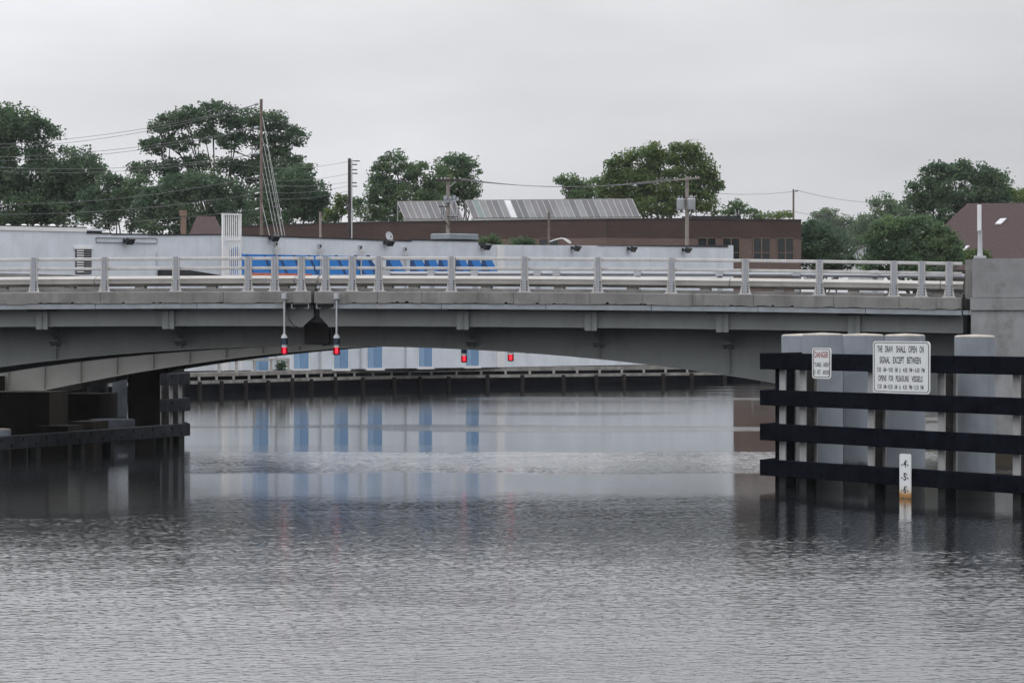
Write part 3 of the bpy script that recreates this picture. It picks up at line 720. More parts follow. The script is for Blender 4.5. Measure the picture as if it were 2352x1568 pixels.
def bwin(pl, x0, x1, y0, y1, mull):
    w = rect(pl, x0, y0, x1, y1, -.02, .004).build('window', M['glass_dark'], brk)
    mb = MB()
    for a, b_, c, d in ((x0, y0, x0 + 1.2, y1), (x1 - 1.2, y0, x1, y1), (x0, y0, x1, y0 + 1.2), ((x0 + x1) / 2 - .9, y0, (x0 + x1) / 2 + .9, y1), (x0, y0 + (y1 - y0) * .62, x1, y0 + (y1 - y0) * .62 + 1.3)):
        r_ = rect(pl, a, b_, c, d, .005, .05); mb.add(r_.v, r_.f)
    mb.build('frame', M['frame_tan'], w)
for x0, x1 in ((1602, 1645), (1659, 1699), (1729, 1769), (1784, 1823)): bwin(BR, x0, x1, 546, 600, 1)
bwin(BL, 1238, 1284, 547, 575, 1)
rect(BR.off(-3), 1589, 496, 1702, 505, -2, 0).build('roof_equipment', M['tar'], brk)

# solar collectors: each array one rack of glazed panels
glassmats = []
for i, c in enumerate(((.125, .125, .135), (.15, .15, .16), (.105, .108, .118), (.18, .19, .195), (.135, .135, .148))):
    m_ = mat('hazy_collector_glass', c, 0.35, metal=0.0, var=.12, scale=.6, spec=.4); glassmats.append(m_)
M['panel_white'] = mat('sky_glint_white_panel', (.62, .63, .66), .4, var=.12, scale=.7)  # white in place of sky reflected by one panel; also on the skylights
M['panel_teal'] = mat('teal_tinted_collector_glass', (.15, .20, .20), .4, var=.06)
M['alu'] = mat('aluminium_rack', (.33, .32, .31), .5, var=.06)
def collector(x0, x1, yt, yb, lean, n, label, pale, specials={}):
    off = -2.0
    pl = Plane.through(930, 29.4, 1470, 29.85)
    la, lb = pl.l(x0), pl.l(x1); z0, z1 = zpx(pl, x0, yb), zpx(pl, x0, yt)
    back = Vector((pl.l(x0 - lean) - la, 1.1, z1 - z0))
    t_ = thing('solar_array', pl.P((la + lb) / 2, z0), label, 'solar array', 'solar arrays on the brick roof')
    nrm = back.cross(pl.d).normalized()
    if nrm.y > 0: nrm = -nrm
    w = (lb - la) / n
    for i in range(n):
        a = pl.P(la + w * i + .035, z0); b_ = pl.P(la + w * (i + 1) - .035, z0)
        mb = MB(); tw = rnd.uniform(-.012, .012)
        mb.hexa([a, b_, b_ - nrm * .07, a - nrm * .07, a + back + nrm * tw, b_ + back + nrm * tw, b_ + back - nrm * .07, a + back - nrm * .07])
        mb.build('panel', specials.get(i) or glassmats[rnd.randrange(5)], t_)
    mb = MB()
    for i in range(n + 1):
        a = pl.P(la + w * i, z0) + nrm * .012
        mb.hexa([a - pl.d * .035, a + pl.d * .035, a + pl.d * .035 - nrm * .06, a - pl.d * .035 - nrm * .06] + [q + back for q in (a - pl.d * .035, a + pl.d * .035, a + pl.d * .035 - nrm * .06, a - pl.d * .035 - nrm * .06)])
    mb.build('dividers', M['alu'], t_)
    mb = MB(); mb.box(pl.P((la + lb) / 2, z0 - .1, .1), (lb - la + .2, .12, .12), pl.d, pl.n)
    mb.box(pl.P((la + lb) / 2, z0 - .0, .0) + back + Vector((0, .06, .03)), (lb - la, .1, .06), pl.d, pl.n)
    for i in range(0, n + 1, 3):
        p_ = pl.P(la + w * i, z0); mb.tube([p_ + back - nrm * .1, Vector((p_.x + back.x, p_.y + 1.3, z0 - .9))], .05, 6); mb.tube([p_ - Vector((0, 0, .1)), p_ - Vector((0, -.1, .9))], .05, 6)
    mb.build('rack', M['alu'], t_)
collector(930, 1063, 463, 503, 17, 9, 'shorter tilted solar array of nine grey panels, left of the gap behind the gear pole', .3)
collector(1086, 1470, 460, 500.5, 16, 26, 'longer tilted solar array with one bright white panel, right of the gap', .3, {6: M['panel_white'], 1: M['panel_teal'], 5: glassmats[3]})
# low pale roof edge left of the arrays
rect(BL.off(-1.2), 820, 508.5, 935, 514, -.6, 0).build('roof_curb', M['steel_grey'], brk)
# ================================================================= BRIDGES (twin double-leaf bascules)
PHI = math.atan((3000 - CX) / F)
U = Vector((math.cos(PHI), -math.sin(PHI), 0)); V = Vector((math.sin(PHI), math.cos(PHI), 0))
O = Vector(((718 - CX) / F * 129.0, 129.0, 0))
def B(t, w, z): return O + U * t + V * w + Vector((0, 0, z))
def on_w(px, py, w):
    k = (px - CX) / F
    t = (k * (O.y + V.y * w) - O.x - V.x * w) / (U.x - k * U.y)
    Y = O.y + U.y * t + V.y * w
    return t, H - (py - HY) / F * Y
def zt(t): return 4.975 - .00047 * (t + 2) ** 2
GW = 1.95
gp = [on_w(x, y, GW) for x, y in ((0, 841.5), (135, 824), (280, 812.5), (474, 800.8), (629, 796.7), (841, 794.6), (1033, 797.5), (1168, 806), (1258, 813.5), (1438, 832), (1617.7, 853), (1761, 874.6))]
gp = [(-19.5, 0.95), (-16.0, 1.72), (-13.0, 2.25)] + gp + [(16.5, 1.72), (20.0, .95)]
gco = np.polyfit([p[0] for p in gp], [p[1] for p in gp], 6)
def zb(t): return float(np.polyval(gco, t))
TL, TR = -19.0, 19.0
BRT = [on_w(x, 750, .5)[0] for x in (98, 388)] + [on_w(x, 750, .5)[0] for x in (1064, 1358, 1660, 1962)]
BRT = [BRT[0] - 3.72] + BRT
JOINTS = [-14.2, -10.4] + [on_w(x, 690, 0)[0] for x in (230, 513)] + [on_w(x, 690, 0)[0] for x in (867, 969, 1179, 1355, 1475, 1590, 1730, 1915, 2065, 2150)]

def leaf(side, W, T, label):
    ta, tb = (TL, -.045) if side < 0 else (.045, TR)
    root = thing('bascule_leaf', B((ta + tb) / 2 + T, W, 3.0), label, 'bridge span', 'leaves of the twin drawbridges')
    WB2 = 7.4 if W == 0 else 6.6; WE = WB2 + 1.4
    def P(t, w, z): return B(t + T, W + w, z)
    def sw(sec, t0, t1, step=.8):
        n = max(1, int(abs(t1 - t0) / step)); ts = [t0 + (t1 - t0) * i / n for i in range(n + 1)]
        return [[P(t, w, zt(t) + z) for w, z in sec] for t in ts]
    # concrete edge: cast in lengths
    js = [ta] + [j for j in JOINTS if ta + .5 < j < tb - .5] + [tb]
    mb = MB()
    for a, b_ in zip(js[:-1], js[1:]):
        n_ = max(2, int((b_ - a) / .07)); lo = -.337; rg = []; dr = 0.0
        for i in range(n_ + 1):     # the lower edge is chipped and ragged
            t = a + .006 + (b_ - a - .012) * i / n_
            dr = dr * .8 + rnd.gauss(0, .006)
            ch = .07 * max(0, rnd.random() - .93) / .07
            l_ = lo + dr + ch
            rg.append([P(t, w, zt(t) + z) for w, z in ((0, l_), (0, -.02), (.02, 0), (.42, .005), (.42, l_))])
        mb.sweep(rg)
    mb.build('edge_beam', M['concrete'], root)
    mb = MB(); mb.sweep(sw([(.04, -.345), (.04, -.03), (.45, -.03), (.45, -.345)], ta + .01, tb - .01)); mb.build('joint_filler', M['crack'], root)
    mb = MB()
    k0 = ta
    while k0 < tb - .3:
        k1 = min(k0 + 2.4, tb); mb.sweep(sw([(.46, -.3), (.46, .10), (1.8, .10), (1.8, -.3)], k0 + .004, k1 - .004)); k0 = k1
    mb.build('kerb', M['concrete'], root)
    # steel below it; both stop short at the joint, where two open frames hang
    e0, e1 = (ta, -.86) if side < 0 else (.74, tb)
    mb = MB()
    k0 = e0
    while k0 < e1 - .2:
        k1 = min(k0 + 3.1, e1); mb.sweep(sw([(.03, -.50), (.03, -.352), (.22, -.352), (.22, -.50)], k0 + .008, k1 - .008)); k0 = k1
    mb.build('edge_channel', M['edge_steel'], root)
    s0, s1 = (ta, -.70) if side < 0 else (.58, tb)
    mb = MB(); mb.sweep(sw([(.52, -.99), (.52, -.352), (.54, -.352), (.54, -.99)], s0, s1))
    mb.sweep(sw([(.44, -1.015), (.44, -.991), (.62, -.991), (.62, -1.015)], s0, s1)); mb.build('stringer', M['girder'], root)
    # end plate with the cut-off corner
    q = -1 if side < 0 else 1
    mb = MB(); z0 = zt(0)
    if side < 0: pl_ = [(-.74, -1.04), (-.37, -1.04), (-.37, -1.0), (-.075, -.74), (-.075, -.36), (-.74, -.36)]
    else: pl_ = [(.60, -1.04), (.36, -1.04), (.36, -1.0), (.11, -.74), (.11, -.36), (.60, -.36)]
    mb.prism([P(t, .46, z0 + z) for t, z in pl_], V * .025); mb.build('end_plate', M['girder'], root)
    mb = MB()
    f0, f1 = (-.66, -.12) if side < 0 else (.09, .66)
    for c0, c1, z_0, z_1 in ((f0, f0 + .035, -.50, -.37), (f1 - .035, f1, -.50, -.37), (f0 + .035, f0 + .13, -.50, -.485), (f1 - .13, f1 - .035, -.50, -.485), (f0, f1, -.37, -.352)):
        mb.hexa([P(c0, .05, z0 + z_0), P(c1, .05, z0 + z_0), P(c1, .30, z0 + z_0), P(c0, .30, z0 + z_0), P(c0, .05, z0 + z_1), P(c1, .05, z0 + z_1), P(c1, .30, z0 + z_1), P(c0, .30, z0 + z_1)])
    mb.build('open_frame', M['edge_steel'], root)
    mb = MB(); mb.prism([P(t, .60, z0 + z) for t, z in ((f0 - .2, -.9), (f1 + (.02 if side < 0 else .2), -.9), (f1 + (.02 if side < 0 else .2), -.36), (f0 - .2, -.36))], V * .02); mb.build('closing_plate', M['dark_metal'], root)
    # girders, stiffeners, cantilever brackets
    brs = [t for t in BRT if ta + .3 < t < tb - .2]
    for gi, (w, mt) in enumerate(((GW, 'girder'), (WB2, 'girder'))):
        if W > 0: mt = 'girder_skylit'
        n = 26; g0, g1 = (ta, -.10) if side < 0 else (.10, tb)
        ts = [g0 + (g1 - g0) * i / n for i in range(n + 1)]
        mb = MB(); mb.sweep([[P(t, w, zb(t) + .03), P(t, w, zt(t) - .5), P(t, w + .02, zt(t) - .5), P(t, w + .02, zb(t) + .03)] for t in ts])
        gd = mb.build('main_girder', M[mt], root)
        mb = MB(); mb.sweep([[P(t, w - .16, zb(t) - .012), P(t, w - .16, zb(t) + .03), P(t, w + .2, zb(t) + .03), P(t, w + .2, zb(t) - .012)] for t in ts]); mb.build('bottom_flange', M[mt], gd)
        st = []
        for a in brs: st += [a + .02]
        if W > 0: st = [t for t in np.arange(ta + .4, tb - .3, 1.30)]
        for t in st:
            mb = MB(); mb.hexa([P(t - .012, w - .13, zb(t) + .031), P(t + .012, w - .13, zb(t) + .031), P(t + .012, w - .001, zb(t) + .031), P(t - .012, w - .001, zb(t) + .031),
                     P(t - .012, w - .13, zt(t) - .52), P(t + .012, w - .13, zt(t) - .52), P(t + .012, w - .001, zt(t) - .52), P(t - .012, w - .001, zt(t) - .52)])
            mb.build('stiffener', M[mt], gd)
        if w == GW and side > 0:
            mb = MB(); mb.prism([P(t, w - .22, z) for t, z in ((-.64, zb(0) + .06), (-.64, zt(0) - 1.0), (-.38, zt(0) - .72), (-.38, zt(0) - .36), (-.12, zt(0) - .36), (-.12, zt(0) - .72), (.10, zt(0) - 1.0), (.10, zb(0) + .06))], V * .06); mb.build('joint_shade_sheet', M['black'], gd)  # added black sheet in place of the shaded gap between the leaves
        if w == GW and side > 0:      # black lock bar at the meeting end
            mb = MB(); mb.hexa([P(.16, w - .12, zb(0)), P(.24, w - .12, zb(0)), P(.24, w - .005, zb(0)), P(.16, w - .005, zb(0)), P(.16, w - .12, zt(0) - 1.0), P(.24, w - .12, zt(0) - 1.0), P(.24, w - .005, zt(0) - 1.0), P(.16, w - .005, zt(0) - 1.0)]); mb.build('lock_bar', M['dark_metal'], gd)
    for t in brs:
        z = zt(t); mb = MB()
        mb.hexa([P(t - .18, .40, z - 1.10), P(t + .18, .40, z - 1.10), P(t + .18, .435, z - 1.10), P(t - .18, .435, z - 1.10), P(t - .18, .40, z - .55), P(t + .18, .40, z - .55), P(t + .18, .435, z - .55), P(t - .18, .435, z - .55)])
        b_ = mb.build('bracket', M['girder'], root)
        mb = MB(); mb.hexa([P(t - .012, .36, z - 1.08), P(t + .012, .36, z - 1.08), P(t + .012, .399, z - 1.08), P(t - .012, .399, z - 1.08), P(t - .012, .36, z - .55), P(t + .012, .36, z - .55), P(t + .012, .399, z - .55), P(t - .012, .399, z - .55)])
        mb.build('rib', M['girder'], b_)
        mb = MB(); mb.hexa([P(t - .42, .25, z - .545), P(t + .42, .25, z - .545), P(t + .42, .50, z - .545), P(t - .42, .50, z - .545), P(t - .42, .25, z - .505), P(t + .42, .25, z - .505), P(t + .42, .50, z - .505), P(t - .42, .50, z - .505)])
        mb.build('bearing', M['dark_metal'], b_)
        mb = MB(); mb.prism([P(t + .06, .44, z - 1.10), P(t + .06, .44, z - .56), P(t + .06, GW - .01, z - .56), P(t + .06, GW - .01, z - 1.55), P(t + .06, GW - .35, z - 1.42)], U * .02); mb.build('cantilever', M['girder'], b_)
        mb = MB(); mb.hexa([P(t - .15, GW - .34, z - 1.45), P(t + .15, GW - .34, z - 1.45), P(t + .15, GW - .02, z - 1.6), P(t - .15, GW - .02, z - 1.6), P(t - .15, GW - .34, z - 1.41), P(t + .15, GW - .34, z - 1.41), P(t + .15, GW - .02, z - 1.56), P(t - .15, GW - .02, z - 1.56)]); mb.build('knee_plate', M['girder'], b_)
        mb = MB(); mb.hexa([P(t - .015, GW + .03, zt(t) - 1.3), P(t + .015, GW + .03, zt(t) - 1.3), P(t + .015, WB2 - .01, zt(t) - 1.3), P(t - .015, WB2 - .01, zt(t) - 1.3), P(t - .015, GW + .03, zt(t) - .5), P(t + .015, GW + .03, zt(t) - .5), P(t + .015, WB2 - .01, zt(t) - .5), P(t - .015, WB2 - .01, zt(t) - .5)]); mb.build('floor_beam', M['girder'], root)
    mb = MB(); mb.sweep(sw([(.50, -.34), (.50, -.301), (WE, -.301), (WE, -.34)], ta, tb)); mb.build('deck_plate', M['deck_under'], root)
    mb = MB(); mb.sweep(sw([(1.81, -.30), (1.81, -.02), (WB2 + .1, -.02), (WB2 + .1, -.30)], ta, tb)); mb.build('roadway', M['asphalt'], root)
    mb = MB(); mb.sweep(sw([(WB2 + .11, -.3), (WB2 + .11, .10), (WE, .10), (WE, -.3)], ta, tb)); mb.build('far_kerb', M['concrete'], root)
    return root
leaf(-1, 0, 0, 'left leaf of the nearer grey drawbridge, concrete edged, reaching to the centre joint')
leaf(1, 0, 0, 'right leaf of the nearer grey drawbridge, reaching from centre joint to the concrete pier')
W2, T2 = 20.0, 1.45
leaf(-1, W2, T2, 'left leaf of the farther drawbridge, its pale curved girder seen below the nearer span')
leaf(1, W2, T2, 'right leaf of the farther drawbridge, almost hidden behind the nearer span')

# ---- railings
def fin(mb, P, t0, t1, w0, w1, z):    # triangular gusset
    mb.prism([P(t0, w0, z), P(t1, w0, z), P(t0, w0, z + .30)], V * (w1 - w0))
def railing(side, posts, label):
    ta, tb = (TL, -.03) if side < 0 else (.03, TR)
    root = thing('bridge_railing', B((ta + tb) / 2, .3, 5.0), label, 'railing', 'railings of the nearer drawbridge')
    for t in posts:
        z = zt(t) + .004; mb = MB()
        mb.hexa([B(t - .20, .06, z), B(t + .20, .06, z), B(t + .20, .32, z), B(t - .20, .32, z), B(t - .20, .06, z + .02), B(t + .20, .06, z + .02), B(t + .20, .32, z + .02), B(t - .20, .32, z + .02)])
        def bx(m_, t0, t1, w0, w1, z0, z1):
            m_.hexa([B(t0, w0, z + z0), B(t1, w0, z + z0), B(t1, w1, z + z0), B(t0, w1, z + z0), B(t0, w0, z + z1), B(t1, w0, z + z1), B(t1, w1, z + z1), B(t0, w1, z + z1)])
        bx(mb, t - .10, t - .05, .10, .22, .021, 1.02); bx(mb, t + .06, t + .10, .10, .22, .021, 1.02)
        for s in (-1, 1):
            fin(mb, B, t + s * .101, t + s * .165, .12, .15, z + .021)
        p_ = mb.build('post', M['galv'], root, origin=B(t, .16, zt(t)))
        mb = MB(); bx(mb, t - .049, t + .059, .06, .22, .021, 1.03); mb.build('web', M['galv_blue'], p_, origin=B(t, .14, zt(t)))
        mb = MB(); bx(mb, t - .062, t - .046, .045, .059, .021, 1.02); mb.build('flange_edge', M['galv'], p_)
        for s in (-.078, .08):
            for k in range(4):
                q = B(t + s, .094, z + .07 + .08 * k); mb = MB(); mb.box(q, (.028, .012, .032), U, V); mb.build('bolt', M['bolt'], p_)
    def rail(w0, w1, z0, z1, name, m_, step=4.2):
        mb = MB(); k0 = ta
        while k0 < tb - .05:
            k1 = min(k0 + step, tb); n = max(1, int((k1 - k0) / .7))
            ts = [k0 + .006 + (k1 - k0 - .012) * i / n for i in range(n + 1)]
            mb.sweep([[B(t, w0 + .01, zt(t) + z0), B(t, w0, zt(t) + z0 + .015), B(t, w0, zt(t) + z1 - .012), B(t, w0 + .012, zt(t) + z1), B(t, w1, zt(t) + z1), B(t, w1, zt(t) + z0)] for t in ts]); k0 = k1
        mb.build(name, m_, root)
    rail(.225, .33, .925, 1.02, 'top_rail', M['galv']); rail(.225, .33, .645, .735, 'middle_rail', M['galv'])
    mb = MB(); mbs = MB(); k0 = ta
    while k0 < tb - .05:
        k1 = min(k0 + 6.1, tb); n = max(1, int((k1 - k0) / .7)); ts = [k0 + .012 + (k1 - k0 - .024) * i / n for i in range(n + 1)]
        mb.sweep([[B(t, w, zt(t) + z) for w, z in ((.62, .25), (.62, .375), (.60, .385), (.95, .475), (1.15, .475), (1.15, .17), (.84, .17))] for t in ts]); k0 = k1
    mb.build('parapet_beam', M['beam_concrete'], root)
    for t in posts:
        mbs = MB(); t += .9
        if ta < t < tb:
            mbs.hexa([B(t - .15, .75, zt(t) + .095), B(t + .15, .75, zt(t) + .095), B(t + .15, 1.1, zt(t) + .095), B(t - .15, 1.1, zt(t) + .095)] + [B(t - .15, .86, zt(t) + .172), B(t + .15, .86, zt(t) + .172), B(t + .15, 1.1, zt(t) + .172), B(t - .15, 1.1, zt(t) + .172)])
            mbs.build('bearing_block', M['beam_concrete'], root)
PX = (78, 240, 404, 570, 631, 692, 748, 809, 870, 1037, 1205, 1373, 1542, 1712, 1882, 2053, 2117, 2180)
PT = [on_w(x, 660, .15)[0] for x in PX]
railing(-1, [PT[0] - 4.2, PT[0] - 2.1] + [t for t in PT if t < 0], 'aluminium post and rail parapet on the left leaf of the nearer bridge')
railing(1, [t for t in PT if t > 0], 'aluminium post and rail parapet on the right leaf, up to the pier')
# the farther bridge: pipe rail on short posts, and a solid concrete end on the left
P2 = Plane(B(0, W2, 0), U)
fr = thing('pipe_railing', P2.hit(1400, 640), 'slim bluish pipe railing on short posts, on the farther bridge seen through the nearer parapet', 'railing')
a, b_ = P2.hit(886, 628.5), P2.hit(2215, 634)
mb = MB(); mb.tube([a, P2.hit(1230, 628.3), P2.hit(1600, 628.8), b_], .075, 8); mb.build('rail', M['galv_blue'], fr)
for x in (889, 991, 1091, 1235, 1279, 1465, 1653, 1830, 2010, 2180):
    p = P2.hit(x, 628.5); mb = MB(); z0 = 5.0
    mb.hexa([p + U * s * .08 + V * v_ + Vector((0, 0, z)) for z in (z0 - p.z, .0) for s, v_ in ((-1, .02), (1, .02), (1, .14), (-1, .14))])
    q = mb.build('post', M['galv_blue'], fr)
    mb = MB(); mb.box(p + Vector((0, 0, .02)) - V * .09, (.24, .1, .2), U, V); mb.build('bracket', M['steel_grey'], q)
cw = thing('concrete_parapet', P2.hit(100, 640), 'solid concrete parapet with a tapered end on the farther bridge, at the left edge', 'parapet')
mb = MB(); mb.prism([P2.hit(-500, 627), P2.hit(15, 627.8), P2.hit(160, 631), P2.hit(229, 639), P2.hit(229, 665), P2.hit(-500, 665)], V * .35); mb.build('wall', M['concrete'], cw)

# ---- navigation lights
def nav_light(t, w, W, T, zbox, zlen, label, unlit=False):
    def P(w_, z): return B(t + T, W + w_, z)
    root = thing('navigation_light', P(w, zbox), label, 'navigation light', 'navigation lights hanging at midspan')
    mb = MB(); mb.box(P(w + .02, zbox), (.14, .16, .18), U, V); mb.box(P(w - .075, zbox), (.11, .03, .14), U, V); mb.build('junction_box', M['steel_grey'], root)
    c = P(w, 0); zc = zbox - zlen
    mb = MB(); mb.tube([P(w, zbox - .09), P(w, zc + .05)], .028, 10); mb.build('pipe', M['steel_grey'], root)
    mb = MB(); mb.lathe(c, [(.03, zc + .08), (.05, zc + .07), (.055, zc + .04), (.085, zc + .03), (.09, zc - .015), (.1, zc - .03), (.1, zc - .045)], 20); mb.build('cap', M['steel_grey'], root)
    mb = MB(); mb.lathe(c, [(.088, zc - .046), (.088, zc - .225)], 20); mb.build('upper_lens', M['lens_dark'], root)
    mb = MB(); mb.lathe(c, [(.094, zc - .226), (.075, zc - .24), (.075, zc - .29), (.094, zc - .31)], 20); mb.build('spacer', M['steel_grey'], root)
    mb = MB()
    for s, v_ in ((-1, 0), (1, 0), (0, 1), (0, -1)):
        if v_ == -1: continue
        mb.tube([c + U * s * .098 + V * v_ * .098 + Vector((0, 0, zc - .03)), c + U * s * .098 + V * v_ * .098 + Vector((0, 0, zc - .525))], .007, 5)
    mb.lathe(c, [(.102, zc - .505), (.102, zc - .53), (.02, zc - .545)], 20); mb.build('cage', M['dark_metal'], root)
    mb = MB(); mb.lathe(c, [(.092, zc - .311), (.096, zc - .35), (.096, zc - .46), (.092, zc - .504)], 20)
    ln = mb.build('lower_lens', M['lens_dark'] if unlit else M['lens_red'], root)
    if not unlit:
        mb = MB(); mb.lathe(c, [(.02, zc - .33), (.034, zc - .345), (.034, zc - .475), (.02, zc - .49)], 12); mb.build('bulb', M['bulb'], ln)
for x, lab in ((653, 'lit red navigation light on the nearer span, left of the centre joint'), (773, 'lit red navigation light on the nearer span, right of the centre joint')):
    t, z = on_w(x, 680.5, -.1); nav_light(t, -.1, 0, 0, z, 1.18, lab)
for x, y, un, lab in ((1066, 823.5, 0, 'smaller lit red navigation light below the farther span, left of two'), (1173, 820.5, 0, 'smaller lit red navigation light below the farther span, right of two'),
                      (946, 800, 1, 'unlit dark lamp under the farther span, between the two pairs of red lights'), (1213, 817.5, 1, 'unlit dark lamp just right of the farther red lights'),
                      (1302, 819.5, 1, 'unlit dark lamp tip farthest right under the girder'), (837, 798, 1, 'unlit dark lamp tip at the left under the girder, near the blue shutters')):
    t, z = on_w(x, y, W2 - .1)
    if un: z += .22
    nav_light(t, W2 - .1, 0, 0, 4.75, 4.75 - z - .41, lab, bool(un))
cb = MB(); t, z = on_w(663, 715, -.06)
cb.tube([B(t, .03, z + .1), B(t - .0, -.06, z), B(t + .01, -.05, z - .25), B(t + .12, .1, z - .42), B(t + .28, .35, z - .5)], .014, 6)
tag(cb.build('black_cable', M['black']), 'black cable drooping beside the left lamp pipe near the centre joint', 'cable')

# ---- piers
rp = thing('bridge_pier', B(22, 1, 0), 'stained concrete bridge pier with a raised end block at the right edge', 'pier')
def pblock(nm, px0, y0, y1, w, t1, dep, m_, par, zlo=None):
    t0, za = on_w(px0, y0, w); zb2 = on_w(px0, y1, w)[1] if zlo is None else zlo
    mb = MB(); mb.hexa([B(t, w_, z) for z in (zb2, za) for t, w_ in ((t0, w), (t1, w), (t1, w + dep), (t0, w + dep))])
    return mb.build(nm, m_, par)
pblock('upper_block', 2233, 593.5, 683, -.10, 30, 11, M['stained_concrete'], rp)
pblock('band', 2228.5, 684, 712, -.16, 30, 11.1, M['stained_concrete'], rp)
pblock('shaft', 2230, 713, 0, -.10, 30, 32, M['stained_concrete'], rp, zlo=-3)
pblock('end_post', 2217, 596, 683, .10, 19.42, .8, M['concrete'], rp)
# tall grey pole on the pier
t, z = on_w(2251, 593, .3); p0 = B(t, .3, z)
sg = thing('signal_pole', p0, 'grey steel pole with a narrow pale box near its top, standing on the right pier', 'pole')
s = F / p0.y
mb = MB(); mb.box(p0 + Vector((0, 0, .035)), (.32, .3, .07)); mb.lathe(p0 + Vector((0, 0, .07)), [(.085, 0), (.07, .1), (.06, 58 / s)], 10); mb.build('pole', M['steel_grey'], sg)
mb = MB(); mb.lathe(p0, [(.05, 58 / s + .071), (.05, 125 / s), (.02, 126 / s)], 10); mb.build('mast', M['dark_metal'], sg)
mb = MB(); mb.box(p0 + Vector((-.03, -.10, 93 / s)), (.11, .09, 60 / s)); mb.build('box', M['white_paint'], sg)

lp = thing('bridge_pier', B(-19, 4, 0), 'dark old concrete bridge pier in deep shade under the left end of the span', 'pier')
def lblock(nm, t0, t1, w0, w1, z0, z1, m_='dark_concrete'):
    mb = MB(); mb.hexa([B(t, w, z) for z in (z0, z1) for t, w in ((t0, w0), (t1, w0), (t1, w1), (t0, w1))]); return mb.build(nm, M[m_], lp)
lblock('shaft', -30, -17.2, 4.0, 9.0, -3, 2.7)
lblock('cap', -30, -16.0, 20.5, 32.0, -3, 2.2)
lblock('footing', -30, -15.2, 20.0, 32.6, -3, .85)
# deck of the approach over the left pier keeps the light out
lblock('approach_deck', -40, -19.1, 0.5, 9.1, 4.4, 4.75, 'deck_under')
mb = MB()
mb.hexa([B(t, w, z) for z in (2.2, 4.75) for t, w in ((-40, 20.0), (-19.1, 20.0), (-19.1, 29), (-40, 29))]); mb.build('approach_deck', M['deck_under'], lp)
# ================================================================= RIGHT FENDER
sc0, sc1 = 92.7, 104.4
FA = Vector(((1745 - CX) / sc0, F / sc0, 0)); FB = Vector(((2352 - CX) / sc1, F / sc1, 0))
FP = Plane(FA, (FB - FA).to_2d())
FD = FP.d; FN = FP.n                      # FN points out of the fender, to the channel
if FN.y > 0: FN = -FN
if abs((FN - FP.n).length) > 1e-6: FP.n = FN
ROWS = [(2.91, 3.31), (2.02, 2.40), (1.155, 1.57), (.287, .68)]
RD = Vector((.34, .94, 0)).normalized(); RN = Vector((-RD.y, RD.x, 0))
RETL = 3.2
fd = thing('timber_fender', FA, 'black plastic timber fender with four rows of boards in front of the right pier', 'fender')
TH = .26
def h_pile(p, d_, n_, ztop, par, hw=.165):
    def bx(a0, a1, b0, b1):
        mb = MB(); mb.hexa([p + d_ * a + n_ * b_ + Vector((0, 0, z)) for z in (-3, ztop) for a, b_ in ((a0, b1), (a1, b1), (a1, b0), (a0, b0))]); return mb
    root = bx(-.012, .012, -hw + .028, hw - .028).build('post', M['post_web'], par)
    for b0, b1 in ((hw - .027, hw), (-hw, -hw + .027)): bx(-hw, hw, b0, b1).build('flange', M['post'], root)
def board(p0, d, n, L, z0, z1, nm, m_, par, seglen=None):
    mb = MB(); k = 0.0
    while k < L - .01:
        k1 = min(L, k + (seglen or L)); a = p0 + d * (k + .006); b_ = p0 + d * (k1 - .006)
        c = .015
        mb.sweep([[q + n * (-c) + Vector((0, 0, z0)), q + Vector((0, 0, z0 + c)), q + Vector((0, 0, z1 - c)), q + n * (-c) + Vector((0, 0, z1)), q - n * TH + Vector((0, 0, z1)), q - n * TH + Vector((0, 0, z0))] for q in (a, b_)])
        k = k1
    o = mb.build(nm, m_, par)
    k = .45; i = 0
    while k < L - .2:
        q = p0 + d * k + Vector((0, 0, z0 + (z1 - z0) * (.28 if i % 2 else .70)))
        mb = MB(); mb.box(q + n * .006, (.085, .01, .085), d, n); mb.build('bolt', M['bolt'], o); k += .85 + .12 * ((i * 7) % 3); i += 1
    return o
for z0, z1 in ROWS:
    board(FA, FD, FN, 22.0, z0, z1, 'board', M['plastic'], fd, 14.4 if z0 > 1 else 13.8)
    q = FA - FN * 0.0 + RD * .02
    board(q + RD * .26, RD, RN, RETL, z0 + .004, z1 - .004, 'return_board', M['plastic'], fd)
for px in (1790, 1836.7, 1993, 2154, 2326):
    l0 = FP.off(-TH - .003).l(px)
    h_pile(FP.P(l0 + .165, 0, -TH - .003 - .165), FD, FN, 3.1, fd)
for L in (16.8, 20.2): h_pile(FP.P(L, 0, -TH - .168), FD, FN, 3.1, fd)
p = FA + RD * 2.2 - RN * (TH + .17); mb = MB(); mb.box(p + Vector((0, 0, .1)), (.3, .3, 6.0), RD, RN); mb.build('post', M['post'], fd)
p = FP.P(.55, 0, -TH - .17); mb = MB(); mb.box(p + Vector((0, 0, .05)), (.5, .3, 5.9), FD, FN); mb.build('corner_post', M['plastic'], fd)

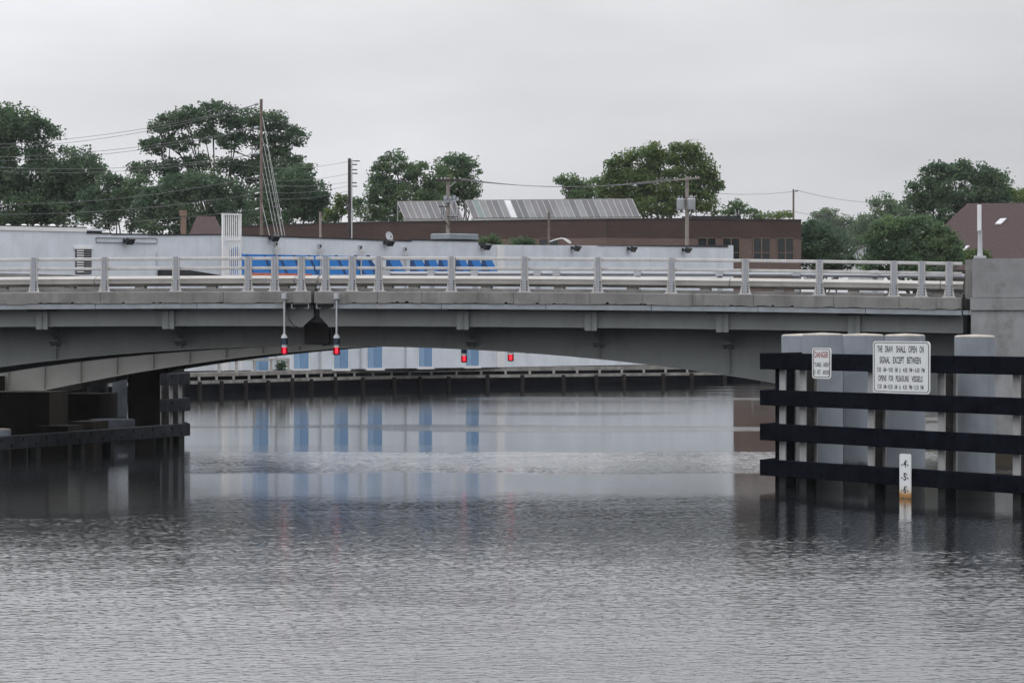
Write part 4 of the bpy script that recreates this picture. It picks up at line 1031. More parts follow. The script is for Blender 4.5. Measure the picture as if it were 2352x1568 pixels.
# steel pipe piles behind the fender
def pipe_pile(px0, px1, ytop, Y, label, group='grey steel piles behind the right fender', name='steel_pile', shell='pile'):
    a, b_ = at(px0, ytop, Y), at(px1, ytop, Y); c = (a + b_) / 2; r = (b_.x - a.x) / 2
    root = thing(name, Vector((c.x, c.y, 0)), label, 'pile', group)
    c0 = Vector((c.x, c.y, 0)); zt_ = a.z
    mb = MB(); mb.lathe(c0, [(r, -3), (r, zt_ - .035)], 40); mb.build('shell', M[shell], root)
    mb = MB(); mb.lathe(c0, [(r - .002, zt_ - .034), (r - .01, zt_ - .012), (r - .07, zt_ + .006), (.001, zt_ + .03)], 40); mb.build('cap', M['pile_cap' if shell == 'pile' else 'pile_shade_tone'], root)
def pd(z8): return (1880 + z8 / 2.9036) / 1.1127
for z8, y, Y, lab in ((340, 768.5, 112.5, 'grey steel pile at the left end of the right fender, leftmost of the cluster'),
                      (495, 766.5, 109.5, 'grey steel pile behind the small red lettered danger sign'),
                      (597, 769, 112.5, 'grey steel pile half hidden just right of the danger sign'),
                      (800, 768, 111.5, 'grey steel pile behind the left edge of the large white sign'),
                      (1105, 768.5, 106.0, 'grey steel pile behind the right half of the large white sign'),
                      (1624, 770.5, 102.3, 'grey steel pile standing alone on the right beside the concrete pier')):
    pipe_pile(pd(z8), pd(z8 + 302), y, Y, lab)

# ---- lettering
def text_mesh(txt, bold=0.0):
    cu = bpy.data.curves.new('tmp_text', 'FONT'); cu.body = txt; cu.size = 1.0; cu.resolution_u = 3; cu.offset = bold
    ob = bpy.data.objects.new('tmp_text', cu); COL.objects.link(ob)
    dg = bpy.context.evaluated_depsgraph_get(); dg.update()
    me = bpy.data.meshes.new_from_object(ob.evaluated_get(dg))
    vs_ = [v.co.copy() for v in me.vertices]; fs_ = [tuple(p.vertices) for p in me.polygons]
    bpy.data.objects.remove(ob); bpy.data.curves.remove(cu); bpy.data.meshes.remove(me)
    return vs_, fs_
def lettering(mb, txt, pl, l0, l1, z0, z1, off, bold=0.0):
    vs_, fs_ = text_mesh(txt, bold)
    x0 = min(v.x for v in vs_); x1 = max(v.x for v in vs_)
    y0, y1 = (0.0, .70)
    mb.add([pl.P(l0 + (v.x - x0) / (x1 - x0) * (l1 - l0), z0 + (v.y - y0) / (y1 - y0) * (z1 - z0), off) for v in vs_], fs_)
def rrect(pl, l0, l1, z0, z1, r, o, rl=1.0, n=5):
    out = []
    for cx_, cz, a0 in ((l1 - r * rl, z1 - r, 0), (l0 + r * rl, z1 - r, 90), (l0 + r * rl, z0 + r, 180), (l1 - r * rl, z0 + r, 270)):
        for i in range(n + 1):
            a = math.radians(a0 + 90 * i / n); out.append(pl.P(cx_ + r * rl * math.cos(a), cz + r * math.sin(a), o))
    return out
SP = FP.off(.035)
def sign_board(name, px0, px1, py0, py1, label, lines, r=.08, border=True):
    l0, l1 = SP.l(px0), SP.l(px1); z1 = zpx(SP, px0, py0); z0 = zpx(SP, px0, py1)
    root = thing(name, SP.P((l0 + l1) / 2, z0), label, 'sign')
    rl = 1.5
    mb = MB(); mb.prism(rrect(SP, l0, l1, z0, z1, r, 0, rl), SP.n * .012); mb.build('panel', M['sign_white'], root)
    mb = MB(); mb.prism(rrect(SP, l0 + .02, l1 - .02, z0 + .02, z1 - .02, r, -.02, rl), SP.n * .019); mb.build('backing', M['sign_edge'], root)
    if border:
        mb = MB(); a = rrect(SP, l0 + .05, l1 - .05, z0 + .028, z1 - .028, r, .0135, rl); b_ = rrect(SP, l0 + .085, l1 - .085, z0 + .044, z1 - .044, r * .85, .0135, rl)
        n = len(a); mb.add(a + b_, [(i, (i + 1) % n, n + (i + 1) % n, n + i) for i in range(n)]); mb.build('border', M['black'], root)
    wd, hg = l1 - l0, z1 - z0
    for line in lines:
        for txt, fx0, fx1, fz0, fz1, m_, bold in line:
            mb = MB(); h_ = (fz1 - fz0) if txt != '-' else .02
            if txt == '-': fz0 = fz1 = (fz0 + fz1) / 2; fz0 -= .012; fz1 += .012; mb.prism([SP.P(l0 + wd * x, z1 - hg * y, .0138) for x, y in ((fx0, fz1), (fx1, fz1), (fx1, fz0), (fx0, fz0))], SP.n * .0004)
            else: lettering(mb, txt, SP, l0 + wd * fx0, l0 + wd * fx1, z1 - hg * fz1, z1 - hg * fz0, .0138, bold)
            mb.build('lettering', M[m_], root)
    return root
def words(x0, w, y0, y1, m_, *ws):
    return [(t_, (a - x0) / w, (b_ - x0) / w, y0, y1, m_, .022 if y1 - y0 > .1 else .012) for t_, a, b_ in ws]
sign_board('draw_sign', 2006, 2137, 783, 901, 'large white sign with black lettering about the draw opening hours, on the top boards', [
    words(20, 1580, .090, .213, 'black', ('THE', 145, 290), ('DRAW', 370, 585), ('SHALL', 675, 940), ('OPEN', 1015, 1245), ('ON', 1320, 1435)),
    words(20, 1580, .300, .424, 'black', ('SIGNAL', 210, 500), ('EXCEPT', 585, 895), ('BETWEEN', 975, 1355)),
    words(20, 1580, .508, .594, 'black', ('7:00', 138, 252), ('AM', 313, 387), ('-', 412, 431), ('9:00', 463, 582), ('AM', 634, 712), ('&', 765, 803), ('4:00', 863, 987), ('PM', 1038, 1117), ('-', 1145, 1166), ('6:00', 1195, 1317), ('PM', 1375, 1457)),
    words(20, 1580, .662, .768, 'black', ('OPENS', 175, 405), ('FOR', 470, 600), ('PLEASURE', 665, 1025), ('VESSELS', 1100, 1405)),
    words(20, 1580, .834, .922, 'black', ('7:30', 148, 267), ('AM', 318, 392), ('-', 414, 433), ('8:30', 460, 577), ('AM', 628, 702), ('&', 760, 802), ('4:30', 860, 974), ('PM', 1031, 1110), ('-', 1130, 1149), ('5:30', 1178, 1297), ('PM', 1348, 1427))])
sign_board('danger_sign', 1866.5, 1909.5, 798.5, 868.5, 'small white sign, danger in red over cable area in black, left of the larger sign', [
    words(95, 795, .12, .315, 'red', ('DANGER', 200, 785)), words(95, 795, .478, .612, 'black', ('"CABLE', 185, 485), ('AREA"', 565, 822)),
    words(95, 795, .718, .862, 'black', ('DO', 135, 232), ('NOT', 313, 452), ('ANCHOR', 540, 847))], r=.06)
l0, l1 = SP.l(2069.5), SP.l(2095.5); z1 = zpx(SP, 2069.5, 1041)
gs = thing('clearance_gauge', SP.P((l0 + l1) / 2, 0, .02), 'white upright clearance gauge numbered four to six feet, orange stained at the waterline', 'gauge')
m = mat('stained_gauge_board', (.66, .68, .69), .5, var=.03)
t_ = m.node_tree; pb = t_.nodes['Principled BSDF']; src = pb.inputs['Base Color'].links[0].from_socket
gg = N(t_, 'ShaderNodeNewGeometry'); sp_ = N(t_, 'ShaderNodeSeparateXYZ'); t_.links.new(gg.outputs['Position'], sp_.inputs[0])
nz = N(t_, 'ShaderNodeTexNoise'); nz.inputs['Scale'].default_value = 9; nz.inputs['Detail'].default_value = 4; t_.links.new(gg.outputs['Position'], nz.inputs['Vector'])
ms_ = N(t_, 'ShaderNodeMath', operation='MULTIPLY_ADD'); ms_.inputs[1].default_value = .12; t_.links.new(nz.outputs['Fac'], ms_.inputs[0]); t_.links.new(sp_.outputs['Z'], ms_.inputs[2])
rr = N(t_, 'ShaderNodeValToRGB'); e = rr.color_ramp
e.elements[0].position = .06; e.elements[0].color = (.07, .055, .02, 1); e.elements[1].position = .38; e.elements[1].color = (.66, .68, .69, 1)
for po, co in ((.09, (.30, .13, .03, 1)), (.16, (.42, .22, .07, 1)), (.23, (.60, .56, .48, 1))):
    q = e.elements.new(po); q.color = co
t_.links.new(ms_.outputs[0], rr.inputs[0]); t_.links.new(rr.outputs[0], pb.inputs['Base Color'])
mb = MB(); mb.prism(rrect(SP, l0, l1, -.6, z1, .05, .02, 1.6), SP.n * .02); mb.build('board', m, gs)
for txt, py in (('4', 1064), ('5', 1094), ('6', 1123)):
    zc = zpx(SP, 2082, py); lm = (l0 + l1) / 2 - .0
    mb = MB(); lettering(mb, txt, SP, lm - .085, lm + .065, zc - .082, zc + .082, .042, .03)
    for s in (-.155, .135): mb.prism([SP.P(lm + s + a, zc - .035 + c, .042) for a, c in ((-.03, -.018), (.03, -.018), (.03, .018), (-.03, .018))], SP.n * .001)
    mb.prism([SP.P(lm + .085 + a, zc + .05 + c, .042) for a, c in ((-.012, -.03), (.012, -.03), (.012, .03), (-.012, .03))], SP.n * .001)
    mb.build('numeral', M['black'], gs)

# ================================================================= LEFT FENDER
LA = Vector(((437 - CX) / 69.5, F / 69.5, 0)); LB = Vector(((0 - CX) / 78.6, F / 78.6, 0))
LP = Plane(LB, (LA - LB).to_2d()); LN = LP.n
lf = thing('timber_fender', LA, 'faded grey plastic timber fender low over the water under the left span', 'fender')
LL = (LA - LB).length; LD = LP.d
board(LB - LD * 12, LD, LN, LL + 12, .33, .73, 'board', M['plastic_pale'], lf, 3.6)
LR = Vector((-.12, .99, 0)).normalized(); LRN = Vector((LR.y, -LR.x, 0))
for z0, z1 in ((1.155, 1.57), (2.02, 2.40)):
    board(LA - LD * 2.35, LD, LN, 2.35, z0, z1, 'board', M['plastic_pale'], lf)
for z0, z1 in ((.334, .726), (1.159, 1.566), (2.024, 2.396)):
    board(LA + LR * .26, LR, LRN, 2.4, z0, z1, 'return_board', M['plastic_pale'], lf)
for px, zz in ((85, .7), (187, .7), (254.5, .7), (376, .7), (390, 2.3), (411, 2.3)):
    q = LP.off(-TH - .003); l_ = q.l(px); h_pile(q.P(l_ + .16, 0, -.165), LD, LN, zz, lf)
q = LA + LR * 1.2 - LRN * (TH + .18); mb = MB(); mb.box(q + Vector((0, 0, -.3)), (.3, .3, 5.4), LR, LRN); mb.build('post', M['plastic_pale'], lf)
# piles and low walls behind it, under the span
G2 = 'grey steel piles under the left span'
pipe_pile(200, 248.5, 868, 160, 'dim grey steel pile in shade under the left span, left of two', G2, shell='pile_shade_tone')
pipe_pile(258, 292, 868, 178, 'slim dim grey steel pile in shade under the left span, right of two', G2, shell='pile_shade_tone')
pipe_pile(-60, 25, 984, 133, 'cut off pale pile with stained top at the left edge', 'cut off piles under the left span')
pipe_pile(205, 310, 962, 151, 'wide cut off dark pile just behind the left fender', 'cut off piles under the left span', shell='pile_shade_tone')
def block(nm, x0, x1, y0, Y, dep, m_, lab, cat):
    a, b_ = at(x0, y0, Y), at(x1, y0, Y); mb = MB()
    mb.hexa([Vector((x, y, z)) for z in (-3, a.z) for x, y in ((a.x, a.y), (b_.x, b_.y), (b_.x + .3, b_.y + dep), (a.x + .3, a.y + dep))])
    tag(mb.build(nm, M[m_]), lab, cat)
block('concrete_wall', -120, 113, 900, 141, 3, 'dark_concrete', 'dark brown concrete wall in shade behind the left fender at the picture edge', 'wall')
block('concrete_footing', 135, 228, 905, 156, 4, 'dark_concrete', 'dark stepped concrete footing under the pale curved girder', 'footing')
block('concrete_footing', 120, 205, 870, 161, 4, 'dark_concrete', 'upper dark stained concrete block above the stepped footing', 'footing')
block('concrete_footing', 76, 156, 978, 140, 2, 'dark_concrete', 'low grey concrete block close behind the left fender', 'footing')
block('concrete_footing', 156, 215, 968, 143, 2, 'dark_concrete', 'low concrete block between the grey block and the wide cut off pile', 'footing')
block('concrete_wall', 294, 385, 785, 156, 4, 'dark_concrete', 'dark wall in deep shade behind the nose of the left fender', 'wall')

# ================================================================= POLES AND WIRES
def tube_thing(name, pts, r, m_, label, cat, group=None, n=6):
    mb = MB(); mb.tube(pts, r, n); return tag(mb.build(name, m_), label, cat, group)
def sag(a, b_, s, n=14):
    return [a + (b_ - a) * (i / n) + Vector((0, 0, -4 * s * (i / n) * (1 - i / n))) for i in range(n + 1)]
def pole(px, yt, yb, Y, wpx, label, m_, name='utility_pole', lean=0.0):
    top = at(px, yt, Y); base = Vector((at(px + lean, yb, Y).x, Y, GZ)); s = F / Y
    root = thing(name, base, label, 'utility pole')
    mb = MB(); mb.tube([base, top], [wpx / s / 2 * 1.15, wpx / s / 2 * .9], 12); mb.build('shaft', m_, root); return root, s
def insulator(mb, a, b_, r=.06):
    a, b_ = Vector(a), Vector(b_); mb.tube([a, a + (b_ - a) * .25, a + (b_ - a) * .3, b_], [.02, .02, r, r], 8)
Y1 = 305.0
p1, s1 = pole(600, 228, 545, Y1, 7.5, 'tallest brown wooden pole with insulators and guy wires, in front of the left trees', M['wood'], lean=1.5)
GW_ = 'wires strung to the left from the tallest pole'
li = [(239, 232, True), (293, 296, True), (352, 349, True), (404, 404, False), (443, 441, False), (479, 478, False)]
ends = [((-30, 333), .5), ((-30, 362), .4), ((-30, 383), .5), ((-30, 470), .5), ((-30, 492), .4), ((-30, 520), .3)]
for i, (y, y2, big) in enumerate(li):
    mb = MB(); a = at(598, y, Y1)
    if big: insulator(mb, at(596.5, y - 1, Y1), at(584, y + 1.5, Y1), .10)
    else: insulator(mb, at(596.5, y - 1, Y1), at(586, y + 2, Y1), .05)
    mb.build('insulator', M['galv_blue'] if big else M['white_paint'], p1)
    w = ('topmost', 'second', 'third', 'fourth', 'fifth', 'lowest')[i]
    (ex, ey), sg_ = ends[i]
    tube_thing('power_line', sag(at(585, y + 2, Y1), at(ex, ey, Y1 - 20), sg_), .016, M['wire'], f'{w} of the grey wires running left from the tallest brown pole', 'power line', GW_)
    if big: tube_thing('power_line', sag(at(585, y + 2.6, Y1), at(ex, ey + 8, Y1 - 20), sg_ + .1), .016, M['wire'], f'lower twin of the {w} wire running left from the tallest brown pole', 'power line', GW_)
for i, (yt, xb, yb_) in enumerate(((262, 655, 545), (312, 648, 545), (352, 641, 545), (392, 634, 545), (470, 620, 545), (262, 650, 550))):
    w = ('first from the right', 'second from the right', 'third from the right', 'fourth from the right', 'shortest and nearest the pole', 'just inside the outermost')[i]
    e = at(xb, yb_, Y1 - 2); tube_thing('guy_wire', [at(602, yt, Y1), e, e + (e - at(602, yt, Y1)).normalized() * 4], .018, M['guy'], f'steel guy wire slanting down right from the tallest pole, {w}', 'guy wire', 'guy wires of the tallest pole')
Y2_ = 342.0
p2, s2 = pole(802.5, 364, 516, Y2_, 7.5, 'dark brown utility pole with six side arms and a pale conduit', M['wood_dark'])
mb = MB(); mb.tube([at(807.8, 366, Y2_ - .1), Vector((at(808.3, 516, Y2_).x, Y2_ - .1, GZ))], .055, 8); mb.build('conduit', M['steel_grey'], p2)
for y, x in ((370, 826), (378, 820), (390, 820), (398.5, 821), (420, 819), (428, 820)):
    mb = MB(); insulator(mb, at(806, y, Y2_ - .05), at(x, y, Y2_ - .3), .045); mb.build('side_arm', M['dark_metal'], p2)
for i, (y, x0, y0) in enumerate(((371, 700, 374), (399, 690, 402), (418, 690, 410), (427, 690, 431), (439, 690, 446))):
    w = ('top', 'second', 'middle', 'fourth', 'lowest')[i]
    tube_thing('power_line', sag(at(800, y, Y2_), at(560, y0 + 5, Y2_ + 15), .4), .014, M['wire'], f'{w} thin wire leading left from the dark pole towards the tall trees', 'power line', 'wires left of the dark pole')
Y3 = 312.0
p3, s3 = pole(1029, 408, 556, Y3, 9, 'weathered pole with crossarm and switch gear in front of the shorter solar array', M['wood_pale'])
mb = MB(); mb.box((at(1000, 415, Y3 - .25) + at(1060, 413, Y3 - .25)) / 2, (58 / s3, .12, .16)); mb.build('crossarm', M['wood_dark'], p3)
mb = MB(); mb.tube([at(1033, 429, Y3 - .2), at(1047, 417, Y3 - .3)], .03, 6); mb.build('brace', M['steel_grey'], p3)
mb = MB()
for x, y in ((1003, 410), (1014, 409), (1022, 409), (1044, 409), (1056, 409)): mb.tube([at(x, y + 3, Y3 - .25), at(x, y - 2, Y3 - .25)], [.05, .03], 8)
mb.build('insulators', M['steel_grey'], p3)
mb = MB()
for x, y, w_, h_ in ((1023, 455, 8, 12), (1034, 456, 7, 10), (1043, 453, 7, 9), (1051, 457, 6, 8), (1026, 462, 12, 6), (1040, 461, 16, 4)):
    c = at(x, y, Y3 - .3); mb.box(c, (w_ / s3, .25, h_ / s3))
mb.build('switch_gear', M['galv_blue'], p3)
mb = MB()
for x0, x1, y0, y1 in ((1013, 1014, 471, 500), (1020, 1016, 476, 502), (1044, 1046, 458, 505), (1053, 1050, 474, 508), (1040, 1043, 460, 496)):
    mb.tube([at(x0, y0, Y3 - .25), at((x0 + x1) / 2 + .8, (y0 + y1) / 2, Y3 - .28), at(x1, y1, Y3 - .2), at(1028, y1 + 16, Y3 - .12)], .022, 5)
mb.build('cables', M['black'], p3)
mb = MB(); mb.box(at(1017, 474.5, Y3 - .2), (20 / s3, .06, .07)); mb.build('cable_arm', M['dark_metal'], p3); mb = MB(); mb.box(at(1039, 498.5, Y3 - .2), (24 / s3, .06, .06)); mb.build('cable_arm', M['dark_metal'], p3)
Y4 = 300.0
p4, s4 = pole(1578, 405, 566, Y4, 9, 'grey wooden pole carrying two pale transformer tanks at the right of the roof', M['wood_pale'])
mb = MB(); mb.box((at(1548, 413, Y4 - .25) + at(1606, 409, Y4 - .25)) / 2, (60 / s4, .12, .13), (at(1606, 409, Y4) - at(1548, 413, Y4)).normalized()); mb.build('crossarm', M['wood_pale'], p4)
mb = MB()
for x, y in ((1550, 408), (1556, 409), (1586, 406), (1598, 405), (1604, 406)): mb.tube([at(x, y + 4, Y4 - .25), at(x, y - 1, Y4 - .25)], [.05, .035], 8)
mb.build('insulators', M['steel_grey'], p4)
for x in (1563.5, 1588):
    c = at(x, 482, Y4 - .15); c.z = at(x, 482, Y4).z; r = 9.2 / s4
    mb = MB(); mb.lathe(c, [(r * .9, 0), (r, .04), (r, 23 / s4), (r * 1.04, 24 / s4), (r * .9, 26 / s4)], 18); tk = mb.build('transformer_tank', M['steel_grey'], p4)
    mb = MB()
    for dx in (-.12, .1): mb.lathe(c + Vector((dx, 0, 26 / s4)), [(.05, 0), (.035, .1), (.05, .14), (.02, .17)], 8)
    mb.build('bushings', M['galv_blue'], tk)
for i, (ya, yb_) in enumerate(((409, 407), (411, 410.5), (413, 413))):
    w = ('upper', 'middle', 'lower')[i]
    tube_thing('power_line', sag(at(1056, ya, Y3 - .2), at(1550, yb_ + 1.5, Y4 - .2), .62 - .08 * i), .022, M['wire'], f'{w} wire of three strung from the gear pole to the transformer pole', 'power line', 'wires between the two roof poles')
Y5 = 420.0
p5, s5 = pole(1822.5, 435, 508, Y5, 5, 'lone slim pole rising behind the right end of the brick building', M['wood'])
mb = MB(); insulator(mb, at(1824, 440, Y5 - .1), at(1833, 438, Y5 - .3), .06); insulator(mb, at(1821, 485, Y5 - .1), at(1809, 484, Y5 - .3), .05); mb.build('insulators', M['dark_metal'], p5)
for a, b_, s_, w in (((1821, 440), (1600, 439), .3, 'upper wire leading left'), ((1833, 438), (2120, 466), .5, 'upper wire leading right'), ((1809, 484), (1690, 489), .1, 'lower wire leading left'), ((1825, 486), (1900, 494), .1, 'lower wire leading right')):
    tube_thing('power_line', sag(at(a[0], a[1], Y5), at(b_[0], b_[1], Y5 + 8), s_), .02, M['wire'], f'{w} from the lone slim pole behind the brick building', 'power line', 'wires at the lone slim pole')
tube_thing('power_line', sag(at(1106, 487, 345), at(1300, 513, 332), .1), .012, M['wire'], 'thin wire dropping right from the round topped tree behind the longer solar array', 'power line')
tube_thing('power_line', sag(at(1300, 584, 312), at(1578, 563, 300), .1), .01, M['wire'], 'thin wire crossing the brick wall towards the foot of the transformer pole', 'power line')
pole(735.5, 486, 546, 296.0, 6, 'short broken pole stub against the brick wall, right of the tallest pole', M['wood_pale'], lean=2)
p7, s7 = pole(1260.5, 487, 566, 300.0, 6, 'plain short pole carrying a curved street lamp in front of the brick wall', M['wood'], 'lamp_pole')
p7['category'] = 'lamp pole'
mb = MB(); mb.tube([at(1263, 555, 299.9), at(1275, 551, 299.7), at(1288, 547.5, 299.5), at(1299, 549, 299.4)], .045, 8); mb.build('arm', M['white_paint'], p7)
mb = MB(); mb.sweep([[at(x, y - h_, 299.4 - d_), at(x, y - h_, 299.4 + d_), at(x, y + h_, 299.4 + d_), at(x, y + h_, 299.4 - d_)] for x, y, h_, d_ in ((1296, 549.5, 1.5, .08), (1302, 552, 3.6, .18), (1309, 556, 3.6, .18), (1312, 558, 1.2, .06))]); mb.build('lamp_head', M['white_paint'], p7)

# ================================================================= HOUSES BEHIND
# big red-brown hip roof on the right
YH = 330.0
hs = thing('house', Vector((at(2400, 600, YH).x, YH, GZ)), 'house with a big red brown shingled hip roof and a skylight, behind the right pier', 'house')
A = at(2153, 521, YH); eave = at(2175, 600, YH); ridge_l, ridge_r = at(2222, 467, YH + 6), at(2560, 466, YH + 6); er = at(2640, 600, YH)
mb = MB(); mb.add([at(2060, 620, YH - 3), at(2640, 620, YH - 3), ridge_r, ridge_l, at(2110, 620, YH + 16), at(2640, 620, YH + 16)], [(0, 1, 2, 3), (0, 3, 4), (3, 2, 5, 4), (1, 5, 2), (0, 4, 5, 1)]); rf = mb.build('roof', M['roofing'], hs)
k_ = (at(2300, 467, YH + 6) - at(2300, 620, YH - 3)).normalized(); nr_ = Vector((1, 0, 0)).cross(k_); nr_ = nr_ if nr_.y < 0 else -nr_
def onroof(px, py):
    a = at(px, py, 100) - Vector((0, 0, H)); o_ = at(2300, 620, YH - 3); t__ = (o_ - Vector((0, 0, H))).dot(nr_) / a.dot(nr_); return Vector((0, 0, H)) + a * t__
mb = MB(); mb.prism([onroof(x, y) for x, y in ((2285, 517), (2299, 517), (2312, 504), (2297, 505))], nr_ * .12); mb.build('skylight', M['panel_white'], rf)
mb = MB(); mb.prism([onroof(x, y) for x, y in ((2205, 580), (2212, 580), (2227, 567), (2220, 567))], nr_ * .12); mb.build('skylight', M['panel_white'], rf)
mb = MB(); a, b_ = at(2130, 612, YH), at(2640, 612, YH); mb.hexa([Vector((x, y, z)) for z in (GZ, a.z - .2) for x, y in ((a.x, YH), (b_.x, YH), (b_.x, YH + 12), (a.x, YH + 12))]); mb.build('wall', M['dock_wood'], hs)
# small gable at the left
YG = 350.0
h2 = thing('house', Vector((at(470, 560, YG).x, YG, GZ)), 'small house with a red shingled gable roof and tan chimney, behind the left trees', 'house')
mb = MB(); mb.add([at(425, 560, YG), at(525, 560, YG), at(452, 497, YG + 4), at(494, 497, YG + 4), at(425, 560, YG + 10), at(525, 560, YG + 10)], [(0, 1, 3, 2), (0, 2, 4), (1, 5, 3), (2, 3, 5, 4), (0, 4, 5, 1)])
rf2 = mb.build('roof', M['roofing'], h2)
mb = MB(); a, b_ = at(428, 560, YG), at(522, 560, YG); mb.hexa([Vector((x, y, z)) for z in (GZ, a.z) for x, y in ((a.x, YG + .1), (b_.x, YG + .1), (b_.x, YG + 9.9), (a.x, YG + 9.9))]); mb.build('wall', M['dock_wood'], h2)
mb = MB(); a = at(412, 560, YG - 1); b_ = at(428, 483, YG - 1); mb.hexa([Vector((x, y, z)) for z in (GZ, b_.z - .5) for x, y in ((a.x + .1, YG - 1), (b_.x - .05, YG - 1), (b_.x - .05, YG - .3), (a.x + .1, YG - .3))])
mb.hexa([Vector((x, y, z)) for z in (b_.z - .45, b_.z) for x, y in ((a.x, YG - 1.1), (b_.x, YG - 1.1), (b_.x, YG - .2), (a.x, YG - .2))]); mb.build('chimney', M['frame_tan'], rf2)
YG2 = 380.0
h3 = thing('house', Vector((at(1980, 600, YG2).x, YG2, GZ)), 'small pale grey gabled house half hidden between the right trees', 'house')
mb = MB(); a, b_ = at(1966, 640, YG2), at(2030, 640, YG2); pk = at(1985, 556, YG2); e0_, e1_ = at(1962, 574, YG2), at(2034, 574, YG2)
mb.prism([Vector((a.x, YG2, GZ)), Vector((b_.x, YG2, GZ)), Vector((b_.x, YG2, e1_.z)), Vector((pk.x + 1.2, YG2, pk.z)), Vector((a.x, YG2, e0_.z))], (0, 9, 0)); mb.build('wall', M['steel_grey'], h3)
mb = MB(); mb.add([e0_ + Vector((0, -.2, 0)), pk + Vector((1.2, -.2, .12)), pk + Vector((1.2, 9, .12)), e0_ + Vector((0, 9, 0)), e1_ + Vector((0, -.2, 0)), e1_ + Vector((0, 9, 0))], [(0, 1, 2, 3), (1, 4, 5, 2)]); mb.build('roof', M['roofing'], h3)
# ================================================================= TREES
def make_tree(name, label, Y, px_trunk, blobs, m_, leaf=.26, dens=1.0, seed=1, group=None, clump=.85, trunk=True, pine=False, limb_mat=None):
    """blobs: (px, py, rx, ry[, dY]) in picture units at distance Y; each is filled with leaf clumps on its outer part"""
    r = np.random.RandomState(seed); s = F / Y
    base = Vector((at(px_trunk, HY, Y).x, Y, 1.3))
    root = thing(name, base, label, 'tree' if name not in ('shrub',) else 'shrub', group)
    C_, tips = [], []
    for bl in blobs:
        px, py, rx, ry = bl[:4]; dy = bl[4] if len(bl) > 4 else 0
        c = np.array(at(px, py, Y)); c[1] += dy; R = np.array([rx / s, max(rx, ry) / s * .8, ry / s])
        area = R[0] * R[2]
        n = max(6, int(area * 9.0 * dens / (clump * clump)))
        d = r.normal(size=(n, 3)); d /= np.linalg.norm(d, axis=1, keepdims=True)
        # more clumps towards the top and the skin than in the hollow middle and below
        rad = .35 + .65 * r.uniform(0, 1, n) ** .45
        p = c + d * rad[:, None] * R
        C_.append(p); tips.append(c)
    C_ = np.concatenate(C_)
    leaf *= .72; nl = int(6.0 * clump * clump / (leaf * leaf))
    cen = np.repeat(C_, nl, axis=0); M_ = len(cen)
    rc = clump * np.repeat(r.uniform(.55, 1.15, len(C_)), nl)
    off = np.clip(r.normal(size=(M_, 3)), -1.7, 1.7) * np.array([.5, .5, .33]) * rc[:, None]
    p = cen + off
    # leaf blades: small kites turned at random, drooping a little
    a = r.normal(size=(M_, 3)); a[:, 2] *= .6; a /= np.linalg.norm(a, axis=1, keepdims=True)
    b = np.cross(a, r.normal(size=(M_, 3))); b /= np.linalg.norm(b, axis=1, keepdims=True) + 1e-9
    L = leaf * r.uniform(.6, 1.3, M_)[:, None]; Wd = L * (.22 if pine else .42)
    q = np.stack([p - a * L * .5, p + b * Wd, p + a * L * .5, p - b * Wd], 1).reshape(-1, 3)
    q -= np.array(base)
    me = bpy.data.meshes.new('crown'); nf = M_
    me.vertices.add(nf * 4); me.vertices.foreach_set('co', q.astype(np.float32).ravel())
    me.loops.add(nf * 4); me.loops.foreach_set('vertex_index', np.arange(nf * 4, dtype=np.int32))
    me.polygons.add(nf); me.polygons.foreach_set('loop_start', np.arange(0, nf * 4, 4, dtype=np.int32)); me.update(); me.validate()
    me.materials.append(M[m_])
    o = bpy.data.objects.new('crown', me); COL.objects.link(o); o.parent = root
    if trunk:
        rr = random.Random(seed); hs_ = [t[2] for t in tips]; ztop = max(hs_)
        mb = MB(); h = ztop - 1.3; r0 = .02 * h + .05
        fork = base + Vector((rr.uniform(-.3, .3), 0, h * .42))
        mb.tube([base, base + (fork - base) * .5 + Vector((rr.uniform(-.2, .2), 0, 0)), fork], [r0, r0 * .8, r0 * .7], 9)
        tr = mb.build('trunk', M['bark'], root, origin=base)
        mb = MB()
        for t in tips:
            t = Vector(t); mid = fork + (t - fork) * .5 + Vector((rr.uniform(-.4, .4), rr.uniform(-.4, .4), rr.uniform(.1, .8)))
            mb.tube([fork, mid, t], [r0 * .3, r0 * .18, r0 * .07], 6)
            for k in range(4):
                c = Vector(C_[rr.randrange(len(C_))])
                if (c - t).length < 5: mb.tube([mid + (t - mid) * rr.uniform(.2, .9), (t + c) / 2 + Vector((0, 0, -.2)), c], [r0 * .13, r0 * .08, .02], 5)
        mb.build('limbs', M['bark'], root, origin=fork)
    global NLEAF; NLEAF += M_
    return root
NLEAF = 0
GT = 'trees behind the far bank'
make_tree('oak_tree', 'dark spreading tree cut off by the left edge of the picture', 385, 20,
    [(30, 285, 75, 45), (-30, 300, 80, 55), (90, 310, 45, 40), (-60, 400, 110, 80), (60, 400, 100, 65), (150, 385, 75, 48), (205, 390, 38, 28), (30, 470, 130, 60), (140, 470, 90, 55), (190, 440, 45, 40)], 'leaf_deep', .34, 1.0, 3, GT, 1.0)
make_tree('tall_pine', 'tallest tree, loose crown with sky showing through, behind the tallest pole', 390, 500,
    [(380, 290, 32, 26), (430, 268, 42, 22), (490, 262, 48, 26), (555, 272, 48, 26), (620, 280, 40, 22), (672, 310, 34, 24), (355, 335, 34, 20), (410, 330, 34, 18), (470, 310, 34, 18), (540, 325, 46, 20), (610, 330, 42, 22), (330, 388, 30, 18), (385, 385, 36, 20), (450, 372, 30, 18), (640, 368, 50, 30), (590, 392, 50, 32), (660, 425, 55, 40), (700, 395, 26, 26), (520, 385, 30, 20), (430, 410, 40, 18)], 'leaf_pine', .30, 1.2, 5, GT, .75)
